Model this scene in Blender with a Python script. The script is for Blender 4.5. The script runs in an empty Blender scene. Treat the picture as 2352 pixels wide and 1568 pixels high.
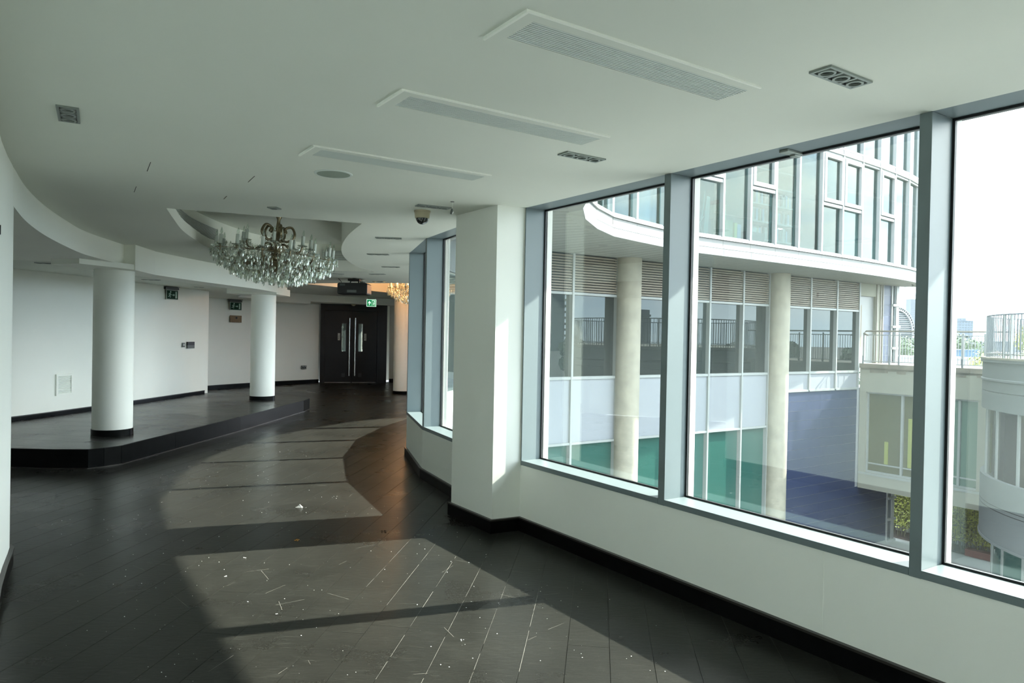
import bpy, bmesh, math, random
from mathutils import Vector, Matrix
random.seed(7)
SC = bpy.context.scene
COL = SC.collection
PI = math.pi

# ------------------------------------------------------------------ camera
F_PX, PITCH, ROLL, EYE = 1639.6, -0.00971, 0.01914, 1.6
cp, sp_, cr, sr = math.cos(PITCH), math.sin(PITCH), math.cos(ROLL), math.sin(ROLL)
RIGHT = Vector((cr, -sr * sp_, sr * cp))
UP = Vector((-sr, -cr * sp_, cr * cp))
BACK = Vector((0, -cp, -sp_))
cam = bpy.data.cameras.new('camera')
cam.sensor_width = 36.0
cam.lens = F_PX / 2352 * 36
cam.clip_start, cam.clip_end = 0.02, 6000
camo = bpy.data.objects.new('camera', cam)
COL.objects.link(camo)
camo.matrix_world = Matrix(((RIGHT.x, UP.x, BACK.x, 0), (RIGHT.y, UP.y, BACK.y, 0), (RIGHT.z, UP.z, BACK.z, EYE), (0, 0, 0, 1)))
SC.camera = camo

# window-wall frame: s runs along the window wall, t points out of the room
A0 = math.radians(-56.0)
DS = Vector((math.cos(A0), math.sin(A0), 0))
DT = Vector((-math.sin(A0), math.cos(A0), 0))
W0 = Vector((0.10, 5.83, 0))


def W(s, t, z=0.0):
    return W0 + DS * s + DT * t + Vector((0, 0, z))


def XY(p):
    return Vector((p[0], p[1], 0))


def ray(px, py):
    return RIGHT * ((px - 1176) / F_PX) + UP * ((784 - py) / F_PX) - BACK


def at_z(px, py, z):
    d = ray(px, py)
    k = (z - EYE) / d.z
    return Vector((d.x * k, d.y * k, z))


def at_y(px, py, y):
    d = ray(px, py)
    return d * (y / d.y) + Vector((0, 0, EYE))


# ------------------------------------------------------------------ light
SUN_DIR = (DS * 0.275 + DT * 1.0 + Vector((0, 0, 0.735))).normalized()
sun = bpy.data.lights.new('sun', 'SUN')
sun.energy = 6.6
sun.angle = math.radians(0.6)
sun.color = (1.0, 0.965, 0.90)
suno = bpy.data.objects.new('sun', sun)
COL.objects.link(suno)
suno.rotation_euler = SUN_DIR.to_track_quat('Z', 'Y').to_euler()
suno.location = (10, 10, 30)

world = bpy.data.worlds.new('sky')
SC.world = world
world.use_nodes = True
nt = world.node_tree
nt.nodes.clear()
wo = nt.nodes.new('ShaderNodeOutputWorld')
bg = nt.nodes.new('ShaderNodeBackground')
tc = nt.nodes.new('ShaderNodeTexCoord')
sep = nt.nodes.new('ShaderNodeSeparateXYZ')
mp = nt.nodes.new('ShaderNodeMapping')
mp.inputs['Scale'].default_value = (1.0, 1.0, 2.6)
mp.inputs['Location'].default_value = (0.35, 0.1, 0.2)
noi = nt.nodes.new('ShaderNodeTexNoise')
noi.inputs['Scale'].default_value = 2.6
noi.inputs['Detail'].default_value = 7
noi.inputs['Roughness'].default_value = 0.55
cr1 = nt.nodes.new('ShaderNodeValToRGB')
cr1.color_ramp.elements[0].position = 0.40
cr1.color_ramp.elements[1].position = 0.58
grad = nt.nodes.new('ShaderNodeValToRGB')
e = grad.color_ramp.elements
e[0].position, e[0].color = 0.0, (0.46, 0.62, 0.80, 1)
e[1].position, e[1].color = 0.45, (0.34, 0.52, 0.78, 1)
mixs = nt.nodes.new('ShaderNodeMixRGB')
mixs.inputs[2].default_value = (1.0, 1.0, 0.99, 1)
mul = nt.nodes.new('ShaderNodeMath')
mul.operation = 'MULTIPLY'
lo = nt.nodes.new('ShaderNodeValToRGB')
lo.color_ramp.elements[0].position, lo.color_ramp.elements[0].color = 0.0, (0.25, 0.25, 0.25, 1)
lo.color_ramp.elements[1].position, lo.color_ramp.elements[1].color = 0.2, (1, 1, 1, 1)
L = nt.links.new
L(tc.outputs['Generated'], sep.inputs[0])
L(tc.outputs['Generated'], mp.inputs[0])
L(mp.outputs[0], noi.inputs['Vector'])
L(noi.outputs['Fac'], cr1.inputs[0])
L(sep.outputs['Z'], grad.inputs[0])
L(sep.outputs['Z'], lo.inputs[0])
L(cr1.outputs[0], mul.inputs[0])
L(lo.outputs[0], mul.inputs[1])
L(mul.outputs[0], mixs.inputs[0])
L(grad.outputs[0], mixs.inputs[1])
L(mixs.outputs[0], bg.inputs[0])
bg.inputs[1].default_value = 3.3
L(bg.outputs[0], wo.inputs[0])

SC.view_settings.view_transform = 'Standard'
SC.view_settings.look = 'None'
SC.view_settings.gamma = 1.0
SC.view_settings.use_curve_mapping = False
SC.view_settings.exposure = 1.95
SC.cycles.max_bounces = 14
SC.cycles.diffuse_bounces = 6
SC.cycles.transparent_max_bounces = 24
SC.cycles.caustics_reflective = False
SC.cycles.caustics_refractive = False
SC.cycles.sample_clamp_indirect = 6.0


# ------------------------------------------------------------------ materials
def mat(name, col, rough=0.6, metal=0.0, spec=0.5, noise=0.0, nscale=6.0, bump=0.0, emit=None, estr=0.0, coat=0.0, var=0.0):
    m = bpy.data.materials.new(name)
    m.use_nodes = True
    n = m.node_tree
    b = n.nodes['Principled BSDF']
    b.inputs['Roughness'].default_value = rough
    b.inputs['Metallic'].default_value = metal
    b.inputs['Specular IOR Level'].default_value = spec
    b.inputs['Coat Weight'].default_value = coat
    b.inputs['Base Color'].default_value = (*col, 1)
    if noise > 0 or bump > 0 or var > 0:
        g = n.nodes.new('ShaderNodeNewGeometry')
        t = n.nodes.new('ShaderNodeTexNoise')
        t.inputs['Scale'].default_value = nscale
        t.inputs['Detail'].default_value = 5
        n.links.new(g.outputs['Position'], t.inputs['Vector'])
        src = t.outputs['Fac']
        if noise > 0 or var > 0:
            r = n.nodes.new('ShaderNodeMapRange')
            r.inputs['From Min'].default_value = 0.3
            r.inputs['From Max'].default_value = 0.7
            r.inputs['To Min'].default_value = 1 - noise
            r.inputs['To Max'].default_value = 1 + noise
            n.links.new(src, r.inputs['Value'])
            v = r.outputs[0]
            if var > 0:
                oi = n.nodes.new('ShaderNodeObjectInfo')
                r2 = n.nodes.new('ShaderNodeMapRange')
                r2.inputs['To Min'].default_value = 1 - var
                r2.inputs['To Max'].default_value = 1 + var
                n.links.new(oi.outputs['Random'], r2.inputs['Value'])
                mm = n.nodes.new('ShaderNodeMath')
                mm.operation = 'MULTIPLY'
                n.links.new(v, mm.inputs[0])
                n.links.new(r2.outputs[0], mm.inputs[1])
                v = mm.outputs[0]
            vm = n.nodes.new('ShaderNodeVectorMath')
            vm.operation = 'SCALE'
            vm.inputs[0].default_value = col
            n.links.new(v, vm.inputs['Scale'])
            n.links.new(vm.outputs[0], b.inputs['Base Color'])
        if bump > 0:
            bp = n.nodes.new('ShaderNodeBump')
            bp.inputs['Strength'].default_value = bump
            bp.inputs['Distance'].default_value = 0.01
            n.links.new(src, bp.inputs['Height'])
            n.links.new(bp.outputs[0], b.inputs['Normal'])
    if emit:
        b.inputs['Emission Color'].default_value = (*emit, 1)
        b.inputs['Emission Strength'].default_value = estr
    return m


def thin_glass(name, tint, base, rough=0.0, under=None, power=3.0, dirt=0.0):
    """a pane: mirror-like share that grows at grazing angles over a clear (or dark) body"""
    m = bpy.data.materials.new(name)
    m.use_nodes = True
    n = m.node_tree
    n.nodes.clear()
    o = n.nodes.new('ShaderNodeOutputMaterial')
    mx = n.nodes.new('ShaderNodeMixShader')
    gl = n.nodes.new('ShaderNodeBsdfGlossy')
    gl.inputs['Roughness'].default_value = rough
    gl.inputs['Color'].default_value = (0.95, 1.0, 0.98, 1)
    if under is None:
        tr = n.nodes.new('ShaderNodeBsdfTransparent')
        tr.inputs[0].default_value = (*tint, 1)
    else:
        tr = n.nodes.new('ShaderNodeBsdfDiffuse')
        tr.inputs[0].default_value = (*under, 1)
    lw = n.nodes.new('ShaderNodeLayerWeight')
    lw.inputs[0].default_value = 0.5
    pw = n.nodes.new('ShaderNodeMath')
    pw.operation = 'POWER'
    pw.inputs[1].default_value = power
    ma = n.nodes.new('ShaderNodeMath')
    ma.operation = 'MULTIPLY_ADD'
    ma.inputs[1].default_value = 1 - base
    ma.inputs[2].default_value = base
    ma.use_clamp = True
    n.links.new(lw.outputs['Facing'], pw.inputs[0])
    n.links.new(pw.outputs[0], ma.inputs[0])
    n.links.new(ma.outputs[0], mx.inputs[0])
    body = tr
    if dirt > 0:
        g = n.nodes.new('ShaderNodeNewGeometry')
        vo = n.nodes.new('ShaderNodeTexVoronoi')
        vo.inputs['Scale'].default_value = 130
        nz = n.nodes.new('ShaderNodeTexNoise')
        nz.inputs['Scale'].default_value = 2.0
        cmp_ = n.nodes.new('ShaderNodeMath')
        cmp_.operation = 'LESS_THAN'
        thr = n.nodes.new('ShaderNodeMapRange')
        thr.inputs['From Min'].default_value = 0.45
        thr.inputs['From Max'].default_value = 0.75
        thr.inputs['To Min'].default_value = 0.015
        thr.inputs['To Max'].default_value = 0.15
        n.links.new(g.outputs['Position'], vo.inputs['Vector'])
        n.links.new(g.outputs['Position'], nz.inputs['Vector'])
        n.links.new(nz.outputs['Fac'], thr.inputs['Value'])
        n.links.new(vo.outputs['Distance'], cmp_.inputs[0])
        n.links.new(thr.outputs[0], cmp_.inputs[1])
        df = n.nodes.new('ShaderNodeBsdfTranslucent')
        df.inputs[0].default_value = (0.7, 0.72, 0.7, 1)
        m2 = n.nodes.new('ShaderNodeMixShader')
        sc = n.nodes.new('ShaderNodeMath')
        sc.operation = 'MULTIPLY_ADD'
        sc.inputs[1].default_value = dirt
        sc.inputs[2].default_value = 0.002
        n.links.new(cmp_.outputs[0], sc.inputs[0])
        n.links.new(sc.outputs[0], m2.inputs[0])
        n.links.new(tr.outputs[0], m2.inputs[1])
        n.links.new(df.outputs[0], m2.inputs[2])
        body = m2
    n.links.new(body.outputs[0], mx.inputs[1])
    n.links.new(gl.outputs[0], mx.inputs[2])
    n.links.new(mx.outputs[0], o.inputs[0])
    return m


def floor_mat(name, c0, c1, rough0, rough1):
    m = bpy.data.materials.new(name)
    m.use_nodes = True
    n = m.node_tree
    b = n.nodes['Principled BSDF']
    g = n.nodes.new('ShaderNodeNewGeometry')

    def noise(scale, detail, rough=0.6, stretch=None, rot=0.0):
        t = n.nodes.new('ShaderNodeTexNoise')
        t.inputs['Scale'].default_value = scale
        t.inputs['Detail'].default_value = detail
        t.inputs['Roughness'].default_value = rough
        if stretch:
            mp_ = n.nodes.new('ShaderNodeMapping')
            mp_.inputs['Rotation'].default_value = (0, 0, rot)
            mp_.inputs['Scale'].default_value = stretch
            n.links.new(g.outputs['Position'], mp_.inputs[0])
            n.links.new(mp_.outputs[0], t.inputs['Vector'])
        else:
            n.links.new(g.outputs['Position'], t.inputs['Vector'])
        return t.outputs['Fac']

    def rng(src, a, b_, c, d):
        r = n.nodes.new('ShaderNodeMapRange')
        r.inputs['From Min'].default_value = a
        r.inputs['From Max'].default_value = b_
        r.inputs['To Min'].default_value = c
        r.inputs['To Max'].default_value = d
        n.links.new(src, r.inputs['Value'])
        return r.outputs[0]

    def op(o, x, y):
        q = n.nodes.new('ShaderNodeMath')
        q.operation = o
        for i, v in enumerate((x, y)):
            if isinstance(v, (int, float)):
                q.inputs[i].default_value = v
            else:
                n.links.new(v, q.inputs[i])
        return q.outputs[0]
    fine = op('MAXIMUM', rng(noise(75, 6, 0.85), 0.46, 0.68, 0, 1), 0.34)
    big = rng(noise(1.3, 4), 0.3, 0.7, 0, 1)
    s1 = rng(noise(6, 3, 0.6, (0.9, 42, 1), 0.5), 0.63, 0.70, 0, 1)
    s2 = rng(noise(7, 3, 0.6, (0.8, 50, 1), -0.35), 0.65, 0.71, 0, 1)
    s3 = rng(noise(5, 3, 0.6, (0.8, 60, 1), 1.3), 0.66, 0.72, 0, 1)
    scr = op('MAXIMUM', op('MAXIMUM', s1, s2), s3)
    vo = n.nodes.new('ShaderNodeTexVoronoi')
    vo.inputs['Scale'].default_value = 22
    n.links.new(g.outputs['Position'], vo.inputs['Vector'])
    speck = op('MULTIPLY', op('LESS_THAN', vo.outputs['Distance'], 0.045), 1.0)
    dust = op('MULTIPLY', op('ADD', op('ADD', op('MULTIPLY', fine, 0.62), 0.08), op('MULTIPLY', scr, 1.1)), rng(big, 0, 1, 0.6, 1.1))
    dust = op('ADD', dust, op('MULTIPLY', speck, 1.2))
    mx = n.nodes.new('ShaderNodeMixRGB')
    mx.inputs[1].default_value = (*c0, 1)
    mx.inputs[2].default_value = (*c1, 1)
    n.links.new(dust, mx.inputs[0])
    n.links.new(mx.outputs[0], b.inputs['Base Color'])
    n.links.new(rng(op('ADD', op('MULTIPLY', big, 0.5), op('MULTIPLY', fine, 0.5)), 0, 1, rough0, rough1), b.inputs['Roughness'])
    b.inputs['Specular IOR Level'].default_value = 0.13
    bp = n.nodes.new('ShaderNodeBump')
    bp.inputs['Strength'].default_value = 0.22
    bp.inputs['Distance'].default_value = 0.004
    n.links.new(noise(14, 5, 0.6, (1, 3, 1), 0.12), bp.inputs['Height'])
    n.links.new(bp.outputs[0], b.inputs['Normal'])
    return m


M = {}
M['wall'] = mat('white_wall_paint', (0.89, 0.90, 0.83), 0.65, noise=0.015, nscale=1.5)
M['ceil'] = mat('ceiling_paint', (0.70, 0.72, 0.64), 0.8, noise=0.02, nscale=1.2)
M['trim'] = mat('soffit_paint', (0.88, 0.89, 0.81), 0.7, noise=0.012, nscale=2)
M['scr'] = mat('pale_scratch', (0.22, 0.21, 0.185), 0.8, noise=0.6, nscale=14)
M['black'] = mat('black_gloss_paint', (0.004, 0.0045, 0.0045), 0.3, spec=0.08, noise=0.3, nscale=9)
M['bead'] = mat('black_bead', (0.02, 0.017, 0.014), 0.35)
M['floor'] = floor_mat('worn_black_floor_paint', (0.0035, 0.0035, 0.0033), (0.066, 0.066, 0.056), 0.22, 0.40)
M['deck'] = floor_mat('stage_black_paint', (0.006, 0.006, 0.006), (0.03, 0.03, 0.028), 0.20, 0.34)
M['under'] = mat('dusty_joint', (0.08, 0.075, 0.068), 0.9, noise=1.0, nscale=1.1)
M['frame'] = mat('grey_window_frame', (0.16, 0.20, 0.208), 0.42, noise=0.03, nscale=3)
M['framew'] = mat('outer_white_frame', (0.72, 0.72, 0.66), 0.5)
M['gasket'] = mat('black_gasket', (0.006, 0.007, 0.008), 0.5)
M['glass'] = thin_glass('window_glass', (0.96, 0.985, 0.955), 0.10, power=4.0, dirt=0.16)
M['louv'] = mat('white_grille', (0.66, 0.71, 0.66), 0.55)
M['dark'] = mat('dark_void', (0.012, 0.013, 0.012), 0.8)
M['alu'] = mat('brushed_grey_fitting', (0.27, 0.30, 0.27), 0.45, metal=0.35)
M['lens'] = mat('lamp_reflector', (0.16, 0.18, 0.16), 0.2, metal=0.9)
M['lamp_on'] = mat('lit_lamp', (1, 0.8, 0.4), 0.4, emit=(1.0, 0.66, 0.25), estr=5.0)
M['spk'] = mat('speaker_mesh', (0.30, 0.35, 0.29), 0.8, bump=0.4, nscale=300)
M['beige'] = mat('beige_plastic', (0.50, 0.44, 0.30), 0.5)
M['dome'] = mat('smoked_dome', (0.02, 0.025, 0.025), 0.05, coat=1.0)
M['metal'] = mat('chrome', (0.72, 0.74, 0.74), 0.15, metal=1.0)
M['plastic_b'] = mat('black_plastic', (0.008, 0.008, 0.008), 0.4)
M['plastic_g'] = mat('grey_plastic', (0.10, 0.11, 0.10), 0.4)
M['green'] = mat('exit_green', (0.001, 0.030, 0.012), 0.5, spec=0.08)
M['green_on'] = mat('exit_green_lit', (0.0, 0.20, 0.07), 0.4, emit=(0.0, 0.25, 0.08), estr=0.22)
M['pict'] = mat('pale_pictogram', (0.35, 0.50, 0.42), 0.5)
M['pict_on'] = mat('lit_pictogram', (0.8, 0.95, 0.85), 0.5, emit=(0.7, 1.0, 0.8), estr=0.3)
M['signbox'] = mat('grey_sign_housing', (0.06, 0.07, 0.065), 0.5)
M['acrylic'] = mat('pale_acrylic', (0.32, 0.38, 0.33), 0.3)
M['bronze'] = mat('bronze_plaque', (0.12, 0.075, 0.035), 0.4, metal=0.6, noise=0.2, nscale=20)
M['wood'] = mat('dark_brown_door', (0.008, 0.0045, 0.0035), 0.35, spec=0.2, noise=0.25, nscale=4)
M['visglass'] = thin_glass('door_glass', (0.3, 0.4, 0.35), 0.25, under=(0.10, 0.14, 0.12))
M['signw'] = mat('white_sign', (0.62, 0.62, 0.60), 0.5)
M['ink'] = mat('black_ink', (0.01, 0.01, 0.01), 0.6)
M['brass'] = mat('aged_brass', (0.30, 0.25, 0.16), 0.3, metal=0.9)
M['candle'] = mat('white_candle_tube', (0.74, 0.80, 0.74), 0.5)
M['bulb'] = thin_glass('clear_bulb', (0.85, 0.9, 0.85), 0.15)
M['bulb_on'] = mat('lit_bulb', (1, 0.7, 0.35), 0.4, emit=(1.0, 0.55, 0.2), estr=14.0)
M['crystal'] = thin_glass('crystal', (0.74, 0.76, 0.69), 0.30, rough=0.2, power=2.0)
M['bead_c'] = thin_glass('crystal_bead', (0.66, 0.67, 0.57), 0.40, rough=0.25, power=2.0)
M['paper'] = mat('white_paper', (0.8, 0.8, 0.78), 0.7)
M['rust'] = mat('orange_scrap', (0.42, 0.20, 0.04), 0.8)
# outside
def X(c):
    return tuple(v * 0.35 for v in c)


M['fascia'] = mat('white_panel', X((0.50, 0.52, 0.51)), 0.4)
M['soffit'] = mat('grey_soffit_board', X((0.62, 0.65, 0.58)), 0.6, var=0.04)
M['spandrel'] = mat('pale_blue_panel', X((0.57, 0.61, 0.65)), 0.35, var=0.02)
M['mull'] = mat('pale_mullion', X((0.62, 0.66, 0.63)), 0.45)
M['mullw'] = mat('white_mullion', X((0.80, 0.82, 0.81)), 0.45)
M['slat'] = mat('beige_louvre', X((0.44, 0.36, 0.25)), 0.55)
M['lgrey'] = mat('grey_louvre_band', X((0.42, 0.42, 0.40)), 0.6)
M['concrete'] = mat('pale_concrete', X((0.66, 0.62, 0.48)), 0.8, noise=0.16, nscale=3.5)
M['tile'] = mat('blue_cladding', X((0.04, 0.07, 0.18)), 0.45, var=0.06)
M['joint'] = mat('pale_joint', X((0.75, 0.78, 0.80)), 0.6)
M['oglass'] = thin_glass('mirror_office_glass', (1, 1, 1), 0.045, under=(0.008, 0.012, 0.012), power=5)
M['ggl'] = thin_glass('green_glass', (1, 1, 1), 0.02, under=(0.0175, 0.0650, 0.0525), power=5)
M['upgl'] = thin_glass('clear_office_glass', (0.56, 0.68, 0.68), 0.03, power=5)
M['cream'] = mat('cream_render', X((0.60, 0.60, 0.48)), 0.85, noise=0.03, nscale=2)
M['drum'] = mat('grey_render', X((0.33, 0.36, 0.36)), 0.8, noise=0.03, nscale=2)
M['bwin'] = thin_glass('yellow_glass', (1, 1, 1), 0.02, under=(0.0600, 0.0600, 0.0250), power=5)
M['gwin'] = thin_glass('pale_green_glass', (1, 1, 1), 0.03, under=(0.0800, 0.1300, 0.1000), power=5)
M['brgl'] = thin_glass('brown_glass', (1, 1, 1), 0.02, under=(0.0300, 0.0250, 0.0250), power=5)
M['pipe'] = mat('pale_railing', X((0.66, 0.69, 0.68)), 0.45)
M['rail'] = mat('warm_handrail', X((0.52, 0.47, 0.38)), 0.5)
M['slab'] = mat('stained_slab_edge', X((0.40, 0.35, 0.27)), 0.85, noise=0.3, nscale=4)
M['pave'] = mat('white_paving', X((0.95, 0.95, 0.92)), 0.8, noise=0.04, nscale=1)
M['ground'] = mat('grey_ground', X((0.22, 0.22, 0.21)), 0.9, noise=0.1, nscale=0.3)
M['soil'] = mat('brown_soil', X((0.10, 0.06, 0.045)), 0.95, noise=0.4, nscale=6)
M['fence'] = mat('pale_corrugated_fence', X((0.52, 0.52, 0.47)), 0.6)
M['leaf'] = mat('yellow_green_leaf', X((0.80, 0.85, 0.16)), 0.6, noise=0.45, nscale=3)
M['leaf2'] = mat('green_leaf', X((0.10, 0.17, 0.05)), 0.7, noise=0.4, nscale=0.2)
M['stem'] = mat('stem', X((0.16, 0.14, 0.06)), 0.8)
M['haze1'] = mat('far_grey', X((0.42, 0.46, 0.50)), 0.9)  # distance haze is painted into these paler skyline colours
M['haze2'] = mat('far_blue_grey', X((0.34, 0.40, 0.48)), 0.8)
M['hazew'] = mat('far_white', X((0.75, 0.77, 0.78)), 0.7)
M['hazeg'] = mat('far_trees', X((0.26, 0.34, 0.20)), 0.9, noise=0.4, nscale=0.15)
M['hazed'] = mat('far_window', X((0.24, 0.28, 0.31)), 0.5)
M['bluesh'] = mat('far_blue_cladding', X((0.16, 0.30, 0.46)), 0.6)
M['roomw'] = mat('office_wall', X((0.62, 0.66, 0.66)), 0.8)
M['roombr'] = mat('tan_office_wall', X((0.55, 0.38, 0.25)), 0.8)
M['chair'] = mat('dark_teal_fabric', X((0.05, 0.11, 0.13)), 0.8)
M['card'] = mat('cream_drawers', X((0.68, 0.62, 0.42)), 0.7)
M['yel'] = mat('lime_folder', X((0.55, 0.62, 0.10)), 0.5)
M['blu'] = mat('sky_blue_folder', X((0.15, 0.42, 0.72)), 0.5)
M['red'] = mat('muted_red', X((0.45, 0.16, 0.14)), 0.6)
M['navy'] = mat('navy_box', X((0.03, 0.05, 0.08)), 0.5)

# ------------------------------------------------------------------ mesh helpers
ROOT = {}


class MB:
    def __init__(self):
        self.v, self.f = [], []

    def add(self, vs, fs):
        b = len(self.v)
        self.v += [Vector(x) for x in vs]
        self.f += [[i + b for i in q] for q in fs]
        return self

    def obox(self, o, a, b, c):
        o, a, b, c = Vector(o), Vector(a), Vector(b), Vector(c)
        vs = [o, o + a, o + a + b, o + b, o + c, o + a + c, o + a + b + c, o + b + c]
        return self.add(vs, [(0, 3, 2, 1), (4, 5, 6, 7), (0, 1, 5, 4), (1, 2, 6, 5), (2, 3, 7, 6), (3, 0, 4, 7)])

    def box(self, x0, x1, y0, y1, z0, z1):
        return self.obox((x0, y0, z0), (x1 - x0, 0, 0), (0, y1 - y0, 0), (0, 0, z1 - z0))

    def wbox(self, s0, s1, t0, t1, z0, z1):
        return self.obox(W(s0, t0, z0), DS * (s1 - s0), DT * (t1 - t0), (0, 0, z1 - z0))

    def prism(self, pts, z0, z1):
        n = len(pts)
        vs = [Vector((p[0], p[1], z0)) for p in pts] + [Vector((p[0], p[1], z1)) for p in pts]
        fs = [list(range(n))[::-1], list(range(n, 2 * n))]
        fs += [(i, (i + 1) % n, n + (i + 1) % n, n + i) for i in range(n)]
        return self.add(vs, fs)

    def strip(self, pts, off0, off1, z0, z1):
        a, b = offset(pts, off0), offset(pts, off1)
        n = len(pts)
        vs = []
        for p, q in zip(a, b):
            vs += [(p[0], p[1], z0), (q[0], q[1], z0), (q[0], q[1], z1), (p[0], p[1], z1)]
        fs = [(0, 1, 2, 3), (4 * n - 1, 4 * n - 2, 4 * n - 3, 4 * n - 4)]
        for i in range(n - 1):
            k = 4 * i
            for j in range(4):
                fs.append((k + j, k + (j + 1) % 4 + 0, k + 4 + (j + 1) % 4, k + 4 + j))
        return self.add(vs, fs)

    def tube(self, path, r, n=8, cap=True):
        path = [Vector(p) for p in path]
        rr = r if isinstance(r, (list, tuple)) else [r] * len(path)
        vs, fs = [], []
        up0 = None
        for i, p in enumerate(path):
            d = (path[min(i + 1, len(path) - 1)] - path[max(i - 1, 0)]).normalized()
            if up0 is None:
                up0 = d.orthogonal().normalized()
            up0 = (up0 - d * up0.dot(d)).normalized()
            q = d.cross(up0)
            for k in range(n):
                a = 2 * PI * k / n
                vs.append(p + (up0 * math.cos(a) + q * math.sin(a)) * rr[i])
        for i in range(len(path) - 1):
            for k in range(n):
                fs.append((i * n + k, i * n + (k + 1) % n, (i + 1) * n + (k + 1) % n, (i + 1) * n + k))
        if cap:
            fs.append(tuple(range(n))[::-1])
            fs.append(tuple(range((len(path) - 1) * n, len(path) * n)))
        return self.add(vs, fs)

    def lathe(self, prof, n=24, c=(0, 0, 0), a0=0.0, a1=2 * PI):
        c = Vector(c)
        full = abs(a1 - a0 - 2 * PI) < 1e-6
        m = n if full else n + 1
        vs, fs = [], []
        for r, z in prof:
            for k in range(m):
                a = a0 + (a1 - a0) * k / n
                vs.append(c + Vector((r * math.cos(a), r * math.sin(a), z)))
        for i in range(len(prof) - 1):
            for k in range(n):
                k2 = (k + 1) % m
                fs.append((i * m + k, i * m + k2, (i + 1) * m + k2, (i + 1) * m + k))
        if full:
            if prof[0][0] > 1e-5:
                fs.append(tuple(range(m))[::-1])
            if prof[-1][0] > 1e-5:
                fs.append(tuple(range((len(prof) - 1) * m, len(prof) * m)))
        return self.add(vs, fs)

    def poly(self, pts):
        return self.add(pts, [tuple(range(len(pts)))])

    def plate(self, pts, o, ax, ay, an, th):
        """flat outline pts (x,y) in plane ax,ay with thickness th along an"""
        o, ax, ay, an = Vector(o), Vector(ax), Vector(ay), Vector(an)
        n = len(pts)
        vs = [o + ax * x + ay * y for x, y in pts] + [o + ax * x + ay * y + an * th for x, y in pts]
        fs = [list(range(n))[::-1], list(range(n, 2 * n))] + [(i, (i + 1) % n, n + (i + 1) % n, n + i) for i in range(n)]
        return self.add(vs, fs)

    def mesh(self, name, m, inv=None, smooth=None, bevel=0.0, weld=True):
        me = bpy.data.meshes.new(name)
        vs = [inv @ v for v in self.v] if inv is not None else self.v
        me.from_pydata([tuple(v) for v in vs], [], self.f)
        bm = bmesh.new()
        bm.from_mesh(me)
        if weld:
            bmesh.ops.remove_doubles(bm, verts=bm.verts, dist=1e-5)
            bmesh.ops.recalc_face_normals(bm, faces=bm.faces)
        if bevel > 0:
            eds = [e_ for e_ in bm.edges if len(e_.link_faces) == 2 and e_.calc_face_angle(0) > 0.6]
            bmesh.ops.bevel(bm, geom=eds, offset=bevel, segments=2, profile=0.5, affect='EDGES', clamp_overlap=True)
        bm.to_mesh(me)
        bm.free()
        if smooth:
            for p in me.polygons:
                p.use_smooth = True
            me.set_sharp_from_angle(angle=math.radians(smooth))
        me.materials.append(m)
        return me

    def build(self, name, m, parent=None, smooth=None, bevel=0.0, local=False, weld=True):
        inv = None
        if parent is not None and not local:
            r = parent
            while r.parent is not None:
                r = r.parent
            inv = ROOT[r.name]
        me = self.mesh(name, m, inv, smooth, bevel, weld)
        o = bpy.data.objects.new(name, me)
        COL.objects.link(o)
        o.parent = parent
        if parent is None:
            ROOT[o.name] = Matrix.Identity(4)
        return o


def offset(pts, d):
    """offset a polyline to its left by d (mitred)"""
    out = []
    n = len(pts)
    for i in range(n):
        p = Vector((pts[i][0], pts[i][1]))
        ds = []
        if i > 0:
            ds.append((p - Vector(pts[i - 1][:2])).normalized())
        if i < n - 1:
            ds.append((Vector(pts[i + 1][:2]) - p).normalized())
        ns = [Vector((-q.y, q.x)) for q in ds]
        if len(ns) == 2:
            m = (ns[0] + ns[1]).normalized()
            k = d / max(0.3, m.dot(ns[0]))
        else:
            m, k = ns[0], d
        q = p + m * k
        out.append((q.x, q.y))
    return out


def tag(o, label, cat, group=None, kind=None):
    if label:
        o['label'] = label
    if cat:
        o['category'] = cat
    if group:
        o['group'] = group
    if kind:
        o['kind'] = kind
    return o


def thing(name, label, cat, loc=(0, 0, 0), rz=0.0, group=None, kind=None):
    o = bpy.data.objects.new(name, None)
    COL.objects.link(o)
    o.location = loc
    o.rotation_euler = (0, 0, rz)
    o.empty_display_size = 0.1
    ROOT[o.name] = (Matrix.Translation(Vector(loc)) @ Matrix.Rotation(rz, 4, 'Z')).inverted()
    return tag(o, label, cat, group, kind)


def struct(o):
    o['kind'] = 'structure'
    return o


def piece(name, me, parent, loc=(0, 0, 0), rot=(0, 0, 0), scale=(1, 1, 1)):
    o = bpy.data.objects.new(name, me)
    COL.objects.link(o)
    o.parent = parent
    o.location, o.rotation_euler, o.scale = loc, rot, scale
    return o


def copy_tree(o, parent=None, swap=None):
    c = o.copy()
    if swap and c.data and c.data.name in swap:
        c.data = swap[c.data.name]
    COL.objects.link(c)
    if parent is not None:
        c.parent = parent
    for ch in o.children:
        copy_tree(ch, c, swap)
    return c


_unit = {}


def unit_box(m):
    if m.name not in _unit:
        b = MB().box(-0.5, 0.5, -0.5, 0.5, -0.5, 0.5)
        _unit[m.name] = b.mesh('unit_' + m.name, m)
    return _unit[m.name]


def wpiece(name, m, parent, s0, s1, t0, t1, z0, z1):
    """box in the window-wall frame sharing one unit mesh (parent root unrotated at origin frame)"""
    r = parent
    while r.parent is not None:
        r = r.parent
    c = W((s0 + s1) / 2, (t0 + t1) / 2, (z0 + z1) / 2)
    c = ROOT[r.name] @ c
    return piece(name, unit_box(m), parent, c, (0, 0, A0), (s1 - s0, t1 - t0, z1 - z0))


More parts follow.
